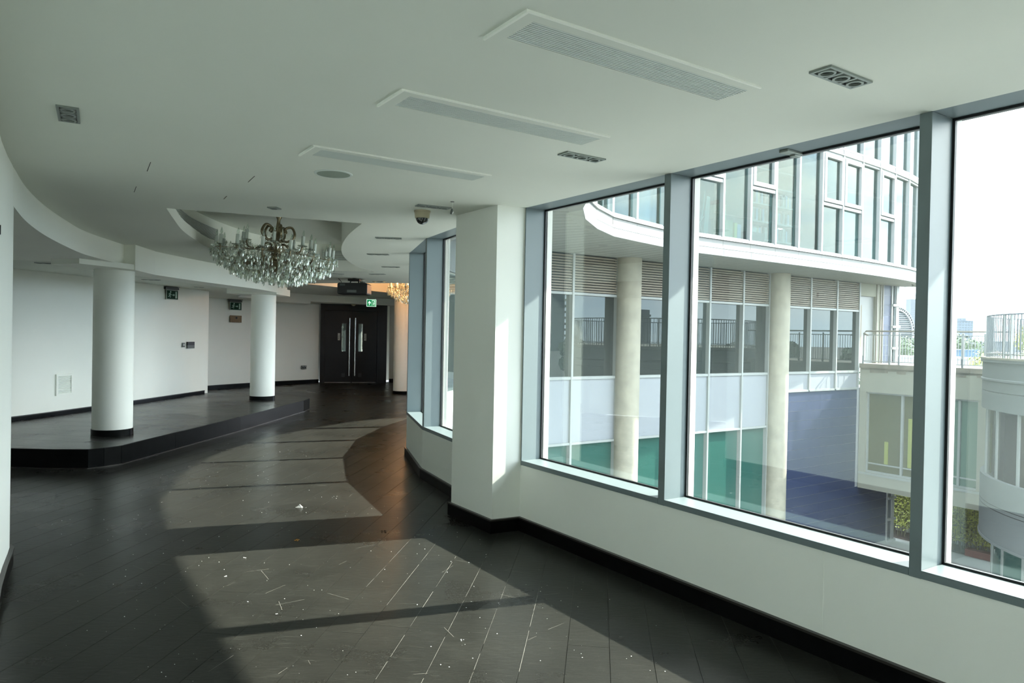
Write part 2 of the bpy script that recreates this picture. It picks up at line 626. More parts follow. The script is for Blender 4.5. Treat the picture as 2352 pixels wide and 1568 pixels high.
def arc(c, r, a0, a1, n):
    return [(c[0] + r * math.cos(a0 + (a1 - a0) * k / n), c[1] + r * math.sin(a0 + (a1 - a0) * k / n)) for k in range(n + 1)]


def wxy(lst):
    return [tuple(W(s, t).xy) for s, t in lst]


def catmull(pts, n=6):
    out = []
    P = [Vector(p) for p in pts]
    for i in range(len(P) - 1):
        p0, p1, p2, p3 = P[max(i - 1, 0)], P[i], P[i + 1], P[min(i + 2, len(P) - 1)]
        for k in range(n):
            t = k / n
            q = 0.5 * ((2 * p1) + (p2 - p0) * t + (2 * p0 - 5 * p1 + 4 * p2 - p3) * t * t + (3 * p1 - p0 - 3 * p2 + p3) * t ** 3)
            out.append(tuple(q))
    out.append(tuple(P[-1]))
    return out

# ================================================================== ROOM SHELL
CZ = 2.637
WALLW = [(-12, 8.5), (-9.6, 6.3), (-7.3, 3.55), (-6.25, 2.42), (-5.05, 1.46), (-3.7, 0.74), (-2.28, 0.25), (-0.72, 0.0), (8.5, 0.0)]
WALLP = wxy(WALLW)

FLOORP = wxy([(8.5, 0), (-0.72, 0), (-2.28, .25), (-3.7, .74), (-5.05, 1.46), (-6.25, 2.42), (-7.3, 3.55), (-9.6, 6.3), (-12, 8.5)]) + \
    [(0.9, 24.0), (-3.9, 23.02), (-6.0, 22.4), (-6.89, 20.75), (-7.35, 19.94), (-7.84, 19.0), (-8.4, 17.6), (-8.4, 15.8), (-6.36, 15.4),
     (-5.0, 15.2), (-4.3, 14.9), (-4.10, 14.3), (-4.27, 11.25), (-4.44, 9.43), (-4.54, 8.31), (-4.64, 8.14), (-4.75, 8.02), (-5.12, 7.98),
     (-5.58, 7.99), (-8.3, 8.1), (-8.3, 5.3), (-5.4, 4.1), (-3.6, 4.6)] + wxy([(-1.1, -3.46), (0, -3.5), (8.5, -3.5)])


def spans(poly, o, u, width):
    """along-u intervals of a strip of boards inside a polygon (union of three scan lines)"""
    p = Vector((u.y, -u.x))
    tot = []
    for w in (-0.48, 0, 0.48):
        oo = o + p * (w * width)
        ks = []
        n = len(poly)
        for i in range(n):
            a, b = Vector(poly[i]), Vector(poly[(i + 1) % n])
            da, db = (a - oo).dot(p), (b - oo).dot(p)
            if (da > 0) != (db > 0):
                k = da / (da - db)
                ks.append((a + (b - a) * k - oo).dot(u))
        ks.sort()
        tot += [(ks[i], ks[i + 1]) for i in range(0, len(ks) - 1, 2)]
    tot.sort()
    out = []
    for a, b in tot:
        if out and a <= out[-1][1] + 0.05:
            out[-1][1] = max(out[-1][1], b)
        else:
            out.append([a, b])
    return out


def boards(parent, name, poly, u, width, length, gap, th, ztop, m, off=0.0, limit=300):
    u = Vector(u).normalized()
    p = Vector((u.y, -u.x))
    cs = [Vector(q).dot(p) for q in poly]
    k0, k1 = math.floor((min(cs) - off) / width), math.ceil((max(cs) - off) / width)
    lst = []
    for k in range(k0, k1):
        c = off + (k + 0.5) * width
        for a, b in spans(poly, p * c, u, width):
            x = a - random.random() * length * 0.7
            while x < b:
                x0, x1 = max(x, a), min(x + length, b)
                if x1 - x0 > 0.02:
                    lst.append((c, x0, x1))
                x += length
    lst.sort(key=lambda q: (p * q[0] + u * ((q[1] + q[2]) / 2)).length)
    ang = math.atan2(u.y, u.x)
    me = unit_box(m)
    rest = MB()
    for i, (c, a, b) in enumerate(lst):
        ctr = p * c + u * ((a + b) / 2)
        if i < limit:
            piece(name, me, parent, (ctr.x, ctr.y, ztop - th / 2), (0, 0, ang), (b - a - gap * 0.6, width - gap, th))
        else:
            h = Vector((p.x, p.y, 0)) * (width - gap) / 2
            q = Vector((u.x, u.y, 0))
            rest.obox(XY(ctr) - h - q * (b - a - gap) / 2 + Vector((0, 0, ztop - th)), h * 2, q * (b - a - gap), (0, 0, th))
    if rest.v:
        r = rest.build(name + 's_beyond', m, parent, weld=False)
        r['kind'] = 'stuff'


flo = struct(MB().prism(FLOORP, -0.05, -0.003).build('floor', M['under']))
boards(flo, 'plank', FLOORP, (0.1219, 0.9925), 0.215, 4.2, 0.003, 0.0028, 0.0, M['floor'], off=-0.133)

# --- window wall: low wall, pier, skirting
struct(MB().strip(WALLP, 0, 0.25, -0.05, 0.535).build('wall_right', M['wall']))
upw = struct(MB().strip(WALLP, 0.2, 0.34, 2.66, 3.62).build('wall_right_upper', M['fascia']))
pier = wxy([(-0.72, 0.2), (-0.72, -0.25), (-0.052, -0.25), (-0.018, 0.0), (-0.018, 0.2)])
struct(MB().prism(pier, 0, CZ).build('wall_pier', M['wall']))
struct(MB().wbox(-0.022, -0.012, 0.002, 0.25, 0.5, CZ).build('trim_1', M['wall']))


def skirting(name, pts, side, z=0.0, h=0.098):
    o = struct(MB().strip(pts, 0, 0.022 * side, z, z + h).build(name, M['black']))
    MB().strip(pts, 0, 0.027 * side, z + h, z + h + 0.013).build('bead', M['bead'], o)
    return o


skirting('baseboard_right', wxy([(-12, 8.5), (-9.6, 6.3), (-7.3, 3.55), (-6.25, 2.42), (-5.05, 1.46), (-3.7, 0.74), (-2.28, 0.25), (-0.72, 0.0)]), -1)
skirting('baseboard_pier', wxy([(-0.72, 0.0), (-0.72, -0.25), (-0.052, -0.25), (-0.018, 0.0), (8.5, 0.0)]), -1)
# hairline joint in the low wall
jl = struct(MB().wbox(2.68, 2.684, -0.0015, 0.002, 0.13, 0.53).build('trim_2', M['trim']))


# --- windows
class Seg:
    def __init__(self, a, b):
        self.o = W(*a)
        d = W(*b) - W(*a)
        self.L = d.length
        self.u = d.normalized()
        self.v = Vector((-self.u.y, self.u.x, 0))

    def box(self, mb, u0, u1, v0, v1, z0, z1):
        return mb.obox(self.o + self.u * u0 + self.v * v0 + Vector((0, 0, z0)), self.u * (u1 - u0), self.v * (v1 - v0), (0, 0, z1 - z0))


def window(n, a, b, mull_at):
    g = Seg(a, b)
    r = struct(thing('window_%d' % n, None, None, tuple(g.o)))
    Lw = g.L
    g.box(MB(), 0, Lw, -0.006, 0.2, 0.535, 0.572).build('sill', M['frame'], r, bevel=0.002)
    g.box(MB(), 0, Lw, 0.0, 0.205, CZ, 2.662).build('header', M['frame'], r)
    if mull_at == 'end':
        g.box(MB(), Lw, Lw + 0.055, -0.004, 0.2, 0.533, CZ).build('mullion', M['frame'], r, bevel=0.0015)
    elif mull_at == 'start':
        g.box(MB(), 0, 0.055, -0.004, 0.2, 0.533, CZ).build('mullion', M['frame'], r, bevel=0.0015)
    u0 = 0.055 if mull_at == 'start' else 0.0
    k = MB()
    for x0, x1, z0, z1 in ((u0, u0 + 0.012, 0.572, 2.655), (Lw - 0.012, Lw, 0.572, 2.655), (u0, Lw, 0.572, 0.582), (u0, Lw, 2.625, 2.655)):
        g.box(k, x0, x1, 0.183, 0.2, z0, z1)
    k.build('gasket', M['gasket'], r)
    g.box(MB(), u0 + 0.001, Lw - 0.001, 0.2, 0.208, 0.570, 2.655).build('pane', M['glass'], r)
    k = MB()
    for x0, x1, z0, z1 in ((u0 - 0.02, u0 + 0.006, 0.54, 2.66), (Lw - 0.006, Lw + 0.02, 0.54, 2.66), (u0, Lw, 0.54, 0.562), (u0, Lw, 2.655, 2.668)):
        g.box(k, x0, x1, 0.21, 0.26, z0, z1)
    k.build('outer_frame', M['framew'], r)
    return r, g


wins = []
x = 0.0
n = 1
for i in range(5):
    x1 = 1.53 + 1.575 * i
    r, g = window(n, (x, 0), (x1, 0), 'end')
    if i == 0:
        g.box(MB(), -0.012, 0.0, -0.004, 0.2, 0.533, CZ).build('jamb', M['frame'], r)
    if i == 1:
        b = MB().wbox(2.33, 2.385, 0.05, 0.19, 2.622, 2.637)
        b.wbox(2.34, 2.375, 0.13, 0.188, 2.612, 2.623)
        b.build('loose_bracket', M['alu'], r, bevel=0.003)
    wins.append(r)
    x = x1 + 0.055
    n += 1
bay = WALLW[:8]
for i in range(6, 0, -1):
    window(n, bay[i], bay[i + 1], 'start')
    n += 1

# --- near left curved wall beside the camera
lw = wxy([(6.98, -3.5), (0.4, -3.5), (-0.2, -3.49), (-0.6, -3.472), (-0.9, -3.452), (-1.04, -3.445), (-1.10, -3.46), (-1.135, -3.50),
          (-1.14, -3.55), (-1.12, -3.60), (-1.06, -3.64), (-0.6, -3.68), (0.4, -3.73), (6.98, -3.75)])
struct(MB().prism(lw, 0, CZ).build('wall_left', M['wall'], smooth=40))
skirting('baseboard_left', lw[:11], -1)
tag(MB().wbox(0.07, 0.11, -3.5, -3.485, 2.10, 2.105).wbox(0.09, 0.10, -3.5, -3.48, 2.08, 2.13).wbox(0.07, 0.10, -3.5, -3.487, 2.06, 2.064).build('wall_bracket', M['plastic_b']),
    'tiny black bracket on the white curved wall at the left edge', 'bracket')
struct(MB().wbox(6.98, 8.5, -3.75, -3.5, 0, 0.535).build('wall_left_low', M['wall']))
window(n, (8.5, -3.5), (6.98, -3.5), 'end')  # added window, out of view, lets more daylight in behind the camera
n += 1
struct(MB().wbox(8.5, 8.7, -3.75, 0.3, 0, CZ).build('wall_rear', M['wall']))

# --- stage side, stage back and far walls
STW = catmull([(-7.45, 9.4), (-7.16, 10.35), (-6.92, 11.9), (-6.71, 13.9), (-6.56, 15.42)], 6) + [(-6.62, 15.52), (-6.80, 15.60)]
struct(MB().strip([(-3.62, 4.62), (-5.4, 4.0), (-8.45, 5.2), (-8.45, 8.0), (-7.45, 9.4)][::-1], -0.2, 0, 0, 2.66).build('wall_stage_side', M['wall']))
struct(MB().strip(STW, 0, 0.2, 0, 2.44).build('wall_stage', M['wall'], smooth=40))
skirting('baseboard_stage', STW[:-3], -1, z=0.22, h=0.05)
struct(MB().strip([(-6.80, 15.60), (-8.4, 16.0), (-8.4, 17.6)], 0, 0.2, 0, 2.44).build('wall_recess', M['wall']))
BK = catmull([(-8.4, 17.6), (-7.84, 19.0), (-7.35, 19.94), (-6.89, 20.75), (-5.96, 22.02)], 4)
struct(MB().strip(BK, 0, 0.25, 0, 2.66).build('wall_back', M['wall'], smooth=40))
skirting('baseboard_back', BK, -1)
struct(MB().strip([(-3.92, 22.85), (0.8, 23.9)], 0, 0.2, 0, 2.66).build('wall_back_right', M['wall']))
skirting('baseboard_back_right', [(-3.92, 22.85), (0.8, 23.9)], -1)

# --- unseen roof slab above everything, added to keep daylight out of the ceiling void
rp = offset(WALLP, 0.3)
ROOFP = rp + [tuple(W(8.8, -4).xy), (-4.4, 3.4), (-8.9, 4.6), (-8.9, 18), (-6.6, 22.6), (-3.9, 24.2), (1.2, 24.3)]
struct(MB().prism(ROOFP, 3.60, 3.75).build('ceiling_slab', M['trim']))
struct(MB().strip([(1.2, 24.1), (-3.9, 23.9), (-6.4, 22.4), (-8.7, 18), (-8.7, 4.7), (-4.3, 3.6), tuple(W(6.98, -3.8).xy)], 0, -0.15, 0, 3.62).strip([tuple(W(6.98, -3.8).xy), tuple(W(8.75, -3.8).xy), tuple(W(8.75, 0.2).xy)], 0, -0.15, 2.64, 3.62).build('wall_outer', M['trim']))

# --- ceilings
LB = catmull([(-3.30, 4.70), (-3.344, 4.784), (-3.676, 5.38), (-4.044, 6.139), (-4.394, 6.996), (-4.70, 7.87), (-4.912, 9.008)], 5)
BA = [(-4.757, 8.984), (-4.865, 9.70)]
BB = catmull([(-4.875, 9.72), (-4.82, 10.6), (-4.68, 11.7), (-4.53, 12.7), (-4.53, 13.7), (-4.60, 14.55)], 4)
REC1 = [(-3.018, 6.197), (-1.457, 6.854)] + catmull([(-1.457, 6.854), (-1.787, 7.71), (-2.095, 8.705), (-2.319, 9.694), (-2.457, 10.71), (-2.50, 11.6), (-2.38, 12.33)], 5)[1:] + \
    catmull([(-3.31, 12.38), (-3.86, 11.3), (-3.97, 10.2), (-3.9, 9.119), (-3.747, 8.422), (-3.529, 7.616), (-3.264, 6.862), (-3.018, 6.197)], 5)[:-1]
REC2 = [(-4.70, 15.79), (-3.74, 15.40), (-2.56, 15.09), (-1.2, 15.0), (-0.6, 16.5), (-1.2, 18.6), (-3.212, 18.95), (-4.04, 17.07)]
MAINP = wxy(WALLW)[::-1] + [(0.4, 23.4), (-3.6, 22.95), (-3.77, 22.4), (-5.5, 20.7), (-6.4, 19.4), (-6.9, 18.0), (-5.7, 15.4)] + BB[::-1] + BA[::-1] + LB[::-1] + \
    wxy([(-1.0, -3.50), (0, -3.56), (8.5, -3.56)])


def holed(outer, holes, z):
    bm = bmesh.new()
    for lp in [outer] + holes:
        vs = [bm.verts.new((p[0], p[1], z)) for p in lp]
        for i in range(len(vs)):
            bm.edges.new((vs[i], vs[(i + 1) % len(vs)]))
    bmesh.ops.triangle_fill(bm, use_beauty=True, use_dissolve=False, edges=bm.edges[:], normal=(0, 0, -1))
    me = bpy.data.meshes.new('ceiling')
    bm.to_mesh(me)
    bm.free()
    return me


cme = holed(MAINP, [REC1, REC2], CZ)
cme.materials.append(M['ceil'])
ceil = bpy.data.objects.new('ceiling', cme)
COL.objects.link(ceil)
struct(ceil)
ROOT[ceil.name] = Matrix.Identity(4)

# recess 1: lip, ledge, inner wall with grille, raised top
REC1C = REC1 + [REC1[0]]


def ccw(p):
    return sum(p[i][0] * p[(i + 1) % len(p)][1] - p[(i + 1) % len(p)][0] * p[i][1] for i in range(len(p))) > 0


sgn1 = -1 if ccw(REC1) else 1
nl = len(REC1)
LEFT1 = catmull([(-3.31, 12.38), (-3.86, 11.3), (-3.97, 10.2), (-3.9, 9.119), (-3.747, 8.422), (-3.529, 7.616), (-3.264, 6.862), (-3.018, 6.197)], 5)
REST1 = [REC1[0]] + REC1[1:nl - len(LEFT1) + 2]
LEFT1B = offset(LEFT1, 0.17 * sgn1)
LEFT1B[0], LEFT1B[-1] = (LEFT1[0][0] + 0.02, LEFT1[0][1] + 0.01), LEFT1[-1]
r1 = MB()
r1.strip(LEFT1, 0, 0.17 * sgn1, CZ + 0.003, 2.76)
r1.strip(LEFT1B, 0, 0.05 * sgn1, 2.76, 3.12)
r1.strip(REC1[:nl - len(LEFT1) + 2], 0, 0.05 * sgn1, CZ + 0.003, 3.12)
rcs = struct(r1.build('ceiling_recess', M['trim'], smooth=35))
struct(MB().prism([(-4.4, 5.9), (-1.1, 5.9), (-1.1, 12.9), (-4.4, 12.9)], 3.10, 3.14).build('ceiling_recess_top', M['ceil']))
sgn2 = -1 if ccw(REC2) else 1
struct(MB().strip(REC2 + [REC2[0]], 0, 0.05 * sgn2, CZ + 0.003, 3.10).build('ceiling_far_recess', M['trim']))
struct(MB().prism([(-5.0, 14.8), (-0.4, 14.8), (-0.4, 19.2), (-5.0, 19.2)], 3.08, 3.12).build('ceiling_far_recess_top', M['ceil']))

# bulkheads and lower ceiling over the stage
struct(MB().prism(LB + [(-4.95, 9.03), (-5.3, 8.78), (-6.05, 8.64), (-8.6, 8.3), (-8.6, 4.4), (-5.4, 3.9), (-3.9, 4.3)], 2.385, CZ + 0.02).build('trim_3', M['trim'], smooth=35))
struct(MB().prism(BA + [(-5.2, 9.75), (-5.2, 9.05), (-4.912, 9.008)], 2.32, CZ + 0.02).build('trim_4', M['trim']))
struct(MB().prism(BB + [(-5.1, 14.6), (-5.0, 12.7), (-5.15, 11.7), (-5.25, 10.6), (-5.28, 9.72)], 2.32, CZ + 0.02).build('trim_5', M['trim'], smooth=35))
struct(MB().prism([(-8.7, 8.2), (-6.05, 8.6), (-5.3, 8.74), (-4.98, 9.0), (-5.05, 9.75), (-5.05, 11.7), (-4.9, 12.7), (-4.9, 14.5), (-5.7, 15.35),
                   (-6.9, 17.9), (-6.45, 19.35), (-6.1, 20.0), (-5.9, 22.4), (-8.7, 18.6)], 2.41, 2.45).build('ceiling_stage', M['ceil']))
struct(MB().strip([(-5.7, 15.35), (-6.9, 17.9), (-6.4, 19.4)], 0, 0.04, 2.41, CZ + 0.02).build('trim_6', M['trim']))
FB = [(-6.45, 19.35), (-5.78, 20.42)]
struct(MB().prism(FB + [(-6.3, 21.6), (-6.9, 20.7)], 2.37, CZ + 0.02).build('trim_7', M['trim']))
struct(MB().prism([(-5.80, 20.44), (-5.0, 21.3), (-3.77, 22.4), (-3.0, 23.0), (-3.2, 23.3), (-5.4, 22.3), (-6.3, 21.6)], 2.44, CZ + 0.02).build('trim_8', M['trim']))
# beams over the columns
struct(MB().prism([(-5.02, 8.26), (-4.77, 8.98), (-4.84, 9.5), (-5.5, 9.5), (-5.45, 8.42)], 2.325, 2.39).build('trim_9', M['trim']))
struct(MB().prism([(-5.55, 13.85), (-4.55, 13.75), (-4.56, 14.62), (-5.5, 14.7)], 2.29, 2.42).build('trim_10', M['trim']))

# ================================================================== STAGE AND COLUMNS
STG = [(-5.58, 7.99), (-5.12, 7.98), (-4.75, 8.02), (-4.64, 8.14), (-4.54, 8.31), (-4.44, 9.43), (-4.27, 11.25), (-4.10, 14.10),
       (-4.12, 14.55), (-4.25, 14.85), (-4.55, 15.05), (-5.0, 15.15), (-6.36, 15.36), (-6.60, 15.3), (-6.75, 13.9), (-6.96, 11.9), (-7.2, 10.35), (-7.5, 9.4), (-8.2, 8.1)]
stg = thing('stage', 'low black painted stage platform running under the white columns', 'stage', (-5.5, 11.0, 0))
inner = offset(STG + [STG[0]], 0.015)[:-1]
MB().prism(STG, 0.0, 0.200).build('core', M['dark'], stg)
MB().prism(STG, 0.200, 0.217).build('deck_base', M['under'], stg)


def local_boards():
    off_ = Vector((5.5, -11.0))
    poly = [tuple(Vector(p) + off_) for p in STG]
    # boards trimmed to the deck outline
    u = Vector((0.985, -0.17)).normalized()
    p = Vector((u.y, -u.x))
    width = 0.40
    cs = [Vector(q).dot(p) for q in poly]
    k = math.floor(min(cs) / width)
    while k * width < max(cs):
        bm = bmesh.new()
        vs = [bm.verts.new((q[0], q[1], 0.2172)) for q in poly]
        f = bm.faces.new(vs)
        for d, sg in ((k * width + 0.0015, -1), ((k + 1) * width - 0.0015, 1)):
            bmesh.ops.bisect_plane(bm, geom=bm.verts[:] + bm.edges[:] + bm.faces[:], plane_co=(p.x * d, p.y * d, 0), plane_no=(p.x * sg, p.y * sg, 0), clear_outer=True)
        if bm.faces:
            r = bmesh.ops.extrude_face_region(bm, geom=bm.faces[:])
            for v in r['geom']:
                if isinstance(v, bmesh.types.BMVert):
                    v.co.z = 0.22
            bmesh.ops.recalc_face_normals(bm, faces=bm.faces)
            me = bpy.data.meshes.new('deck_board')
            bm.to_mesh(me)
            me.materials.append(M['deck'])
            piece('deck_board', me, stg)
        bm.free()
        k += 1


local_boards()
FP = [(-8.2, 8.1)] + STG[:10]
segs = [FP[0:3], FP[2:4], FP[3:5], FP[4:6], FP[5:7], FP[6:8], FP[7:9], FP[8:11]]
for i, sg in enumerate(segs):
    o = MB().strip(sg, 0, -0.012 - 0.002 * (i % 2), 0.004, 0.217).build('fascia_panel', M['black'], stg)
MB().strip(FP, -0.012, -0.03, 0.0, 0.012).build('floor_bead', M['bead'], stg)

for cx, cy, z0, lab in ((-5.13, 9.19, 0.22, 'white round column at the wide end of the black stage, before the curved wall'),
                        (-4.93, 14.14, 0.22, 'white round column at the far narrow end of the black stage'),
                        (-2.86, 18.70, 0.0, 'white round column standing on the floor under the lit chandelier')):
    c = thing('column', lab, 'column', (cx, cy, z0))
    MB().lathe([(0.234, 0.0), (0.234, (2.34 if z0 > 0 else CZ) - z0)], 48).build('shaft', M['wall'], c, smooth=40, local=True)
    MB().lathe([(0.236, 0.0), (0.243, 0.0), (0.243, 0.075), (0.2345, 0.078)], 48).build('base_band', M['black'], c, smooth=40, local=True)
    if z0 == 0:
        MB().box(-0.3, 0.3, -0.3, 0.3, CZ - 0.09, CZ).build('capital', M['trim'], c, local=True)

# ================================================================== CEILING FITTINGS
def grille(sc, lab, t0=-1.98, t1=-0.885):
    g = thing('air_grille', lab, 'air vent', tuple(W(sc, (t0 + t1) / 2, CZ)), A0, 'linear air grilles in the ceiling')
    l = t1 - t0
    hw = 0.079
    f = MB()
    for x0, x1, y0, y1 in ((-hw - 0.045, -hw, -l / 2 - 0.055, l / 2 + 0.02), (hw, hw + 0.045, -l / 2 - 0.055, l / 2 + 0.02), (-hw, hw, -l / 2 - 0.055, -l / 2), (-hw, hw, l / 2, l / 2 + 0.02)):
        f.box(x0, x1, y0, y1, -0.006, 0.0)
    f.build('frame', M['ceil'], g, local=True)
    r = MB()
    r.box(-hw - 0.055, hw + 0.055, -l / 2 - 0.065, -l / 2 - 0.055, -0.011, 0.0)
    r.box(hw + 0.045, hw + 0.055, -l / 2 - 0.055, l / 2 + 0.02, -0.0075, 0.0)
    r.build('edge_bead', M['trim'], g, local=True)
    MB().box(-hw, hw, -l / 2, l / 2, -0.0012, 0.0).build('backing', M['gasket'], g, local=True)
    me = unit_box(M['louv'])
    n_ = 13
    p = 2 * hw / n_
    for i in range(n_):
        piece('slat', me, g, (-hw + (i + 0.5) * p + 0.0015, 0, -0.0035), (0, 0, 0), (p * 0.50, l, 0.005))
    return g


grille(2.768, 'longest looking slotted white air grille nearest the two upper spotlights')
grille(1.845, 'slotted white air grille second in the row, above the middle window')
grille(0.70, 'slotted white air grille third in the row, by the round ceiling speaker')


def spot_base(n, lab, loc, rz, lit=()):
    t = thing('downlight', lab, 'ceiling light', loc, rz, 'recessed spotlight fittings')
    Lf = 0.10 * n - 0.015
    h = 0.047
    f = MB()
    f.box(-Lf / 2, Lf / 2, -h, -h + 0.012, -0.008, 0.0)
    f.box(-Lf / 2, Lf / 2, h - 0.012, h, -0.008, 0.0)
    xs = [-Lf / 2 + (i + 0.5) * Lf / n for i in range(n)]
    for i in range(n + 1):
        xx = -Lf / 2 + i * Lf / n
        xx = min(max(xx, -Lf / 2 + 0.006), Lf / 2 - 0.006)
        f.box(xx - 0.006, xx + 0.006, -h + 0.012, h - 0.012, -0.008, 0.0)
    f.build('frame', M['alu'], t, local=True)
    MB().box(-Lf / 2 + 0.004, Lf / 2 - 0.004, -h + 0.004, h - 0.004, -0.0012, 0.0).build('housing', M['dark'], t, local=True)
    for i, xx in enumerate(xs):
        c = (xx, 0, 0)
        o = MB().lathe([(0.024, -0.002), (0.024, -0.011), (0.033, -0.011), (0.034, -0.002)], 24, c).build('lamp_ring', M['alu'], t, smooth=40, local=True)
        k = M['lamp_on'] if i in lit else M['lens']
        MB().lathe([(0.0, -0.0035), (0.012, -0.004), (0.022, -0.002)], 20, (xx + 0.002, 0, 0)).build('reflector', k, o, smooth=50, local=True)
    return t


def spots(n, lab, pts, rot=None, lit=()):
    a, b = at_z(*pts[0], CZ), at_z(*pts[1], CZ)
    c = (a + b) / 2
    rz = math.atan2(b.y - a.y, b.x - a.x) if rot is None else rot
    return spot_base(n, lab, tuple(c), rz, lit)


TR = A0 + PI / 2
spots(3, 'triple spotlight beside the right-hand end of the long air grille, near the windows', ((1884, 156), (1978, 194)), TR)
spots(3, 'triple spotlight between the second air grille and the window posts', ((1291, 350), (1381, 368)), TR)
spots(3, 'triple spotlight right above the dome camera', ((958, 470), (1032, 478)), TR - 0.12)
spots(3, 'triple spotlight alone on the plain ceiling above the left wall', ((154, 240), (160, 281)), None)
spots(3, 'triple spotlight on the curved ceiling tongue, just below the dome camera', ((861.8, 545), (923, 547)), None)
spots(3, 'triple spotlight at the tip of the curved ceiling tongue', ((843, 583), (893.6, 584)), None)
spots(3, 'triple spotlight third in line down the ceiling tongue', ((876, 612), (919, 613)), None)
spots(3, 'triple spotlight fourth in line, on the flat ceiling past the tongue', ((848, 629), (885.5, 629)), None)
spots(3, 'triple spotlight with two glowing lamps above the projector', ((856, 646), (888.6, 646)), None, lit=(0, 2))
spots(1, 'single small square light in front of the chandelier recess', ((621, 477), (639, 477)), None)
spots(2, 'faint light right of the chandelier on the far ceiling', ((770, 628), (784, 629)), None)


def low_spot(px, py, z, lab, n=2):
    a = at_z(px, py, z)
    spot_base(n, lab, tuple(a), 0.3)


low_spot(110, 604, 2.41, 'dark spotlight in the low ceiling behind the stage bulkhead, far left', 3)
low_spot(347, 642, 2.41, 'dark spotlight in the low ceiling right of the big stage column', 3)
low_spot(457, 659, 2.41, 'dark spotlight in the low ceiling near the left exit sign')
low_spot(542, 671, 2.41, 'dark spotlight in the low ceiling by the second column')


def small_slit(a, b, z=CZ):
    p, q = at_z(*a, z), at_z(*b, z)
    d = (q - p)
    s = Vector((-d.y, d.x, 0)).normalized() * 0.0018
    MB().obox(p - s + Vector((0, 0, -0.0015)), d, s * 2, (0, 0, 0.0012)).build('slit', M['dark'], ceil)


for a, b in (((338, 393), (346, 372)), ((308, 441), (313, 428)), ((570, 418), (585, 404)), ((514, 457), (521, 450))):
    small_slit(a, b)

# round ceiling speaker
sp_o = thing('ceiling_speaker', 'round greenish ceiling speaker below the third air grille', 'speaker', tuple(at_z(766, 399, CZ)))
MB().lathe([(0.112, -0.005), (0.118, -0.006), (0.124, -0.003), (0.125, 0.0)], 40).build('rim', M['louv'], sp_o, smooth=40, local=True)
MB().lathe([(0.0, -0.0075), (0.06, -0.0075), (0.105, -0.0055), (0.112, -0.004)], 40).build('mesh_cover', M['spk'], sp_o, smooth=40, local=True)

# dome camera
dc = thing('dome_camera', 'beige based dome camera with smoked glass under the ceiling by the pillar', 'camera', tuple(at_z(970, 484, CZ)))
MB().lathe([(0.070, 0.0), (0.070, -0.012), (0.066, -0.014), (0.062, -0.045), (0.063, -0.050), (0.060, -0.064), (0.052, -0.066)], 36).build('base', M['beige'], dc, smooth=30, local=True)
MB().lathe([(0.054, -0.062)] + [(0.054 * math.cos(a), -0.066 - 0.050 * math.sin(a)) for a in [i * PI / 2 / 8 for i in range(9)]], 32).build('dome', M['dome'], dc, smooth=60, local=True)
MB().tube([(0, -0.03, -0.075), (0, -0.052, -0.085)], 0.012, 12).build('lens', M['metal'], dc, local=True)

# hanging sensor by the pillar top
hs = thing('hanging_sensor', 'small sensor head dangling on a white wire above the pillar', 'sensor', tuple(at_z(1039, 463, CZ)))
MB().lathe([(0.016, 0.0), (0.016, -0.003), (0.004, -0.005)], 16).build('ceiling_rose', M['plastic_g'], hs, local=True)
MB().tube([(0, 0, -0.003), (0.001, 0, -0.03), (-0.001, 0, -0.058)], 0.0016, 6).build('wire', M['trim'], hs, local=True)
MB().tube([(-0.001, 0, -0.055), (-0.004, 0.002, -0.075), (-0.010, 0.0, -0.098)], [0.006, 0.010, 0.007], 8).build('head', M['plastic_g'], hs, local=True)
MB().tube([(0.004, 0, -0.06), (0.009, 0, -0.078), (0.002, 0, -0.095)], 0.002, 6).build('clip', M['metal'], hs, local=True)

# recess wall grilles
g1 = thing('curved_air_grille', 'curved dark slotted air grille on the inner recess wall left of the chandelier', 'air vent', (-3.9, 8, 2.9))
idx = [i for i, p in enumerate(LEFT1B) if 7.9 < p[1] < 10.2]
GP = LEFT1B[idx[0]:idx[-1] + 1]
ins = -sgn1
MB().strip(GP, 0, 0.006 * ins, 2.825, 2.985).build('backing', M['dark'], g1)
for i in range(11):
    z = 2.828 + i * 0.0148
    MB().strip(GP, 0.005 * ins, 0.014 * ins, z, z + 0.0075).build('slat', M['louv'], g1)
far = [p for p in REC1 if p[1] > 12.2 and p[0] > -3.5]
g2 = thing('straight_air_grille', 'slotted air grille on the far recess wall right of the chandelier', 'air vent', (-2.8, 12.3, 2.9))
GP2 = [(-2.30, 12.05), (-3.25, 12.33)]
GP2 = [(-2.38, 12.29), (-3.30, 12.335)]
MB().strip(GP2, 0, 0.006, 2.825, 2.985).build('backing', M['dark'], g2)
for i in range(9):
    z = 2.829 + i * 0.0175
    MB().strip(GP2, 0.005, 0.014, z, z + 0.0115).build('slat', M['louv'], g2)

# projector
pr = thing('projector', 'black projector hung from the ceiling before the lit far recess', 'projector', tuple(at_y(814, 677, 14.0)))
pz = CZ - pr.location.z
b = MB()
prof = [(-0.29, 0.02), (-0.27, 0.0), (0.27, 0.0), (0.29, 0.02), (0.29, 0.20), (0.265, 0.225), (-0.265, 0.225), (-0.29, 0.20)]
b.plate(prof, (0, -0.20, 0.0), (1, 0, 0), (0, 0, 1), (0, 1, 0), 0.42)
b.build('body', M['plastic_b'], pr, bevel=0.012, local=True)
MB().box(-0.10, 0.08, -0.206, -0.199, 0.035, 0.085).build('port_panel', M['plastic_g'], pr, local=True)
MB().box(-0.24, -0.14, -0.204, -0.199, 0.165, 0.205).build('label_plate', M['signbox'], pr, local=True)
MB().lathe([(0.0, 0.0), (0.05, 0.0), (0.055, 0.03), (0.04, 0.035)], 20).build('top_dial', M['plastic_g'], pr, local=True).location = (0.17, -0.05, 0.225)
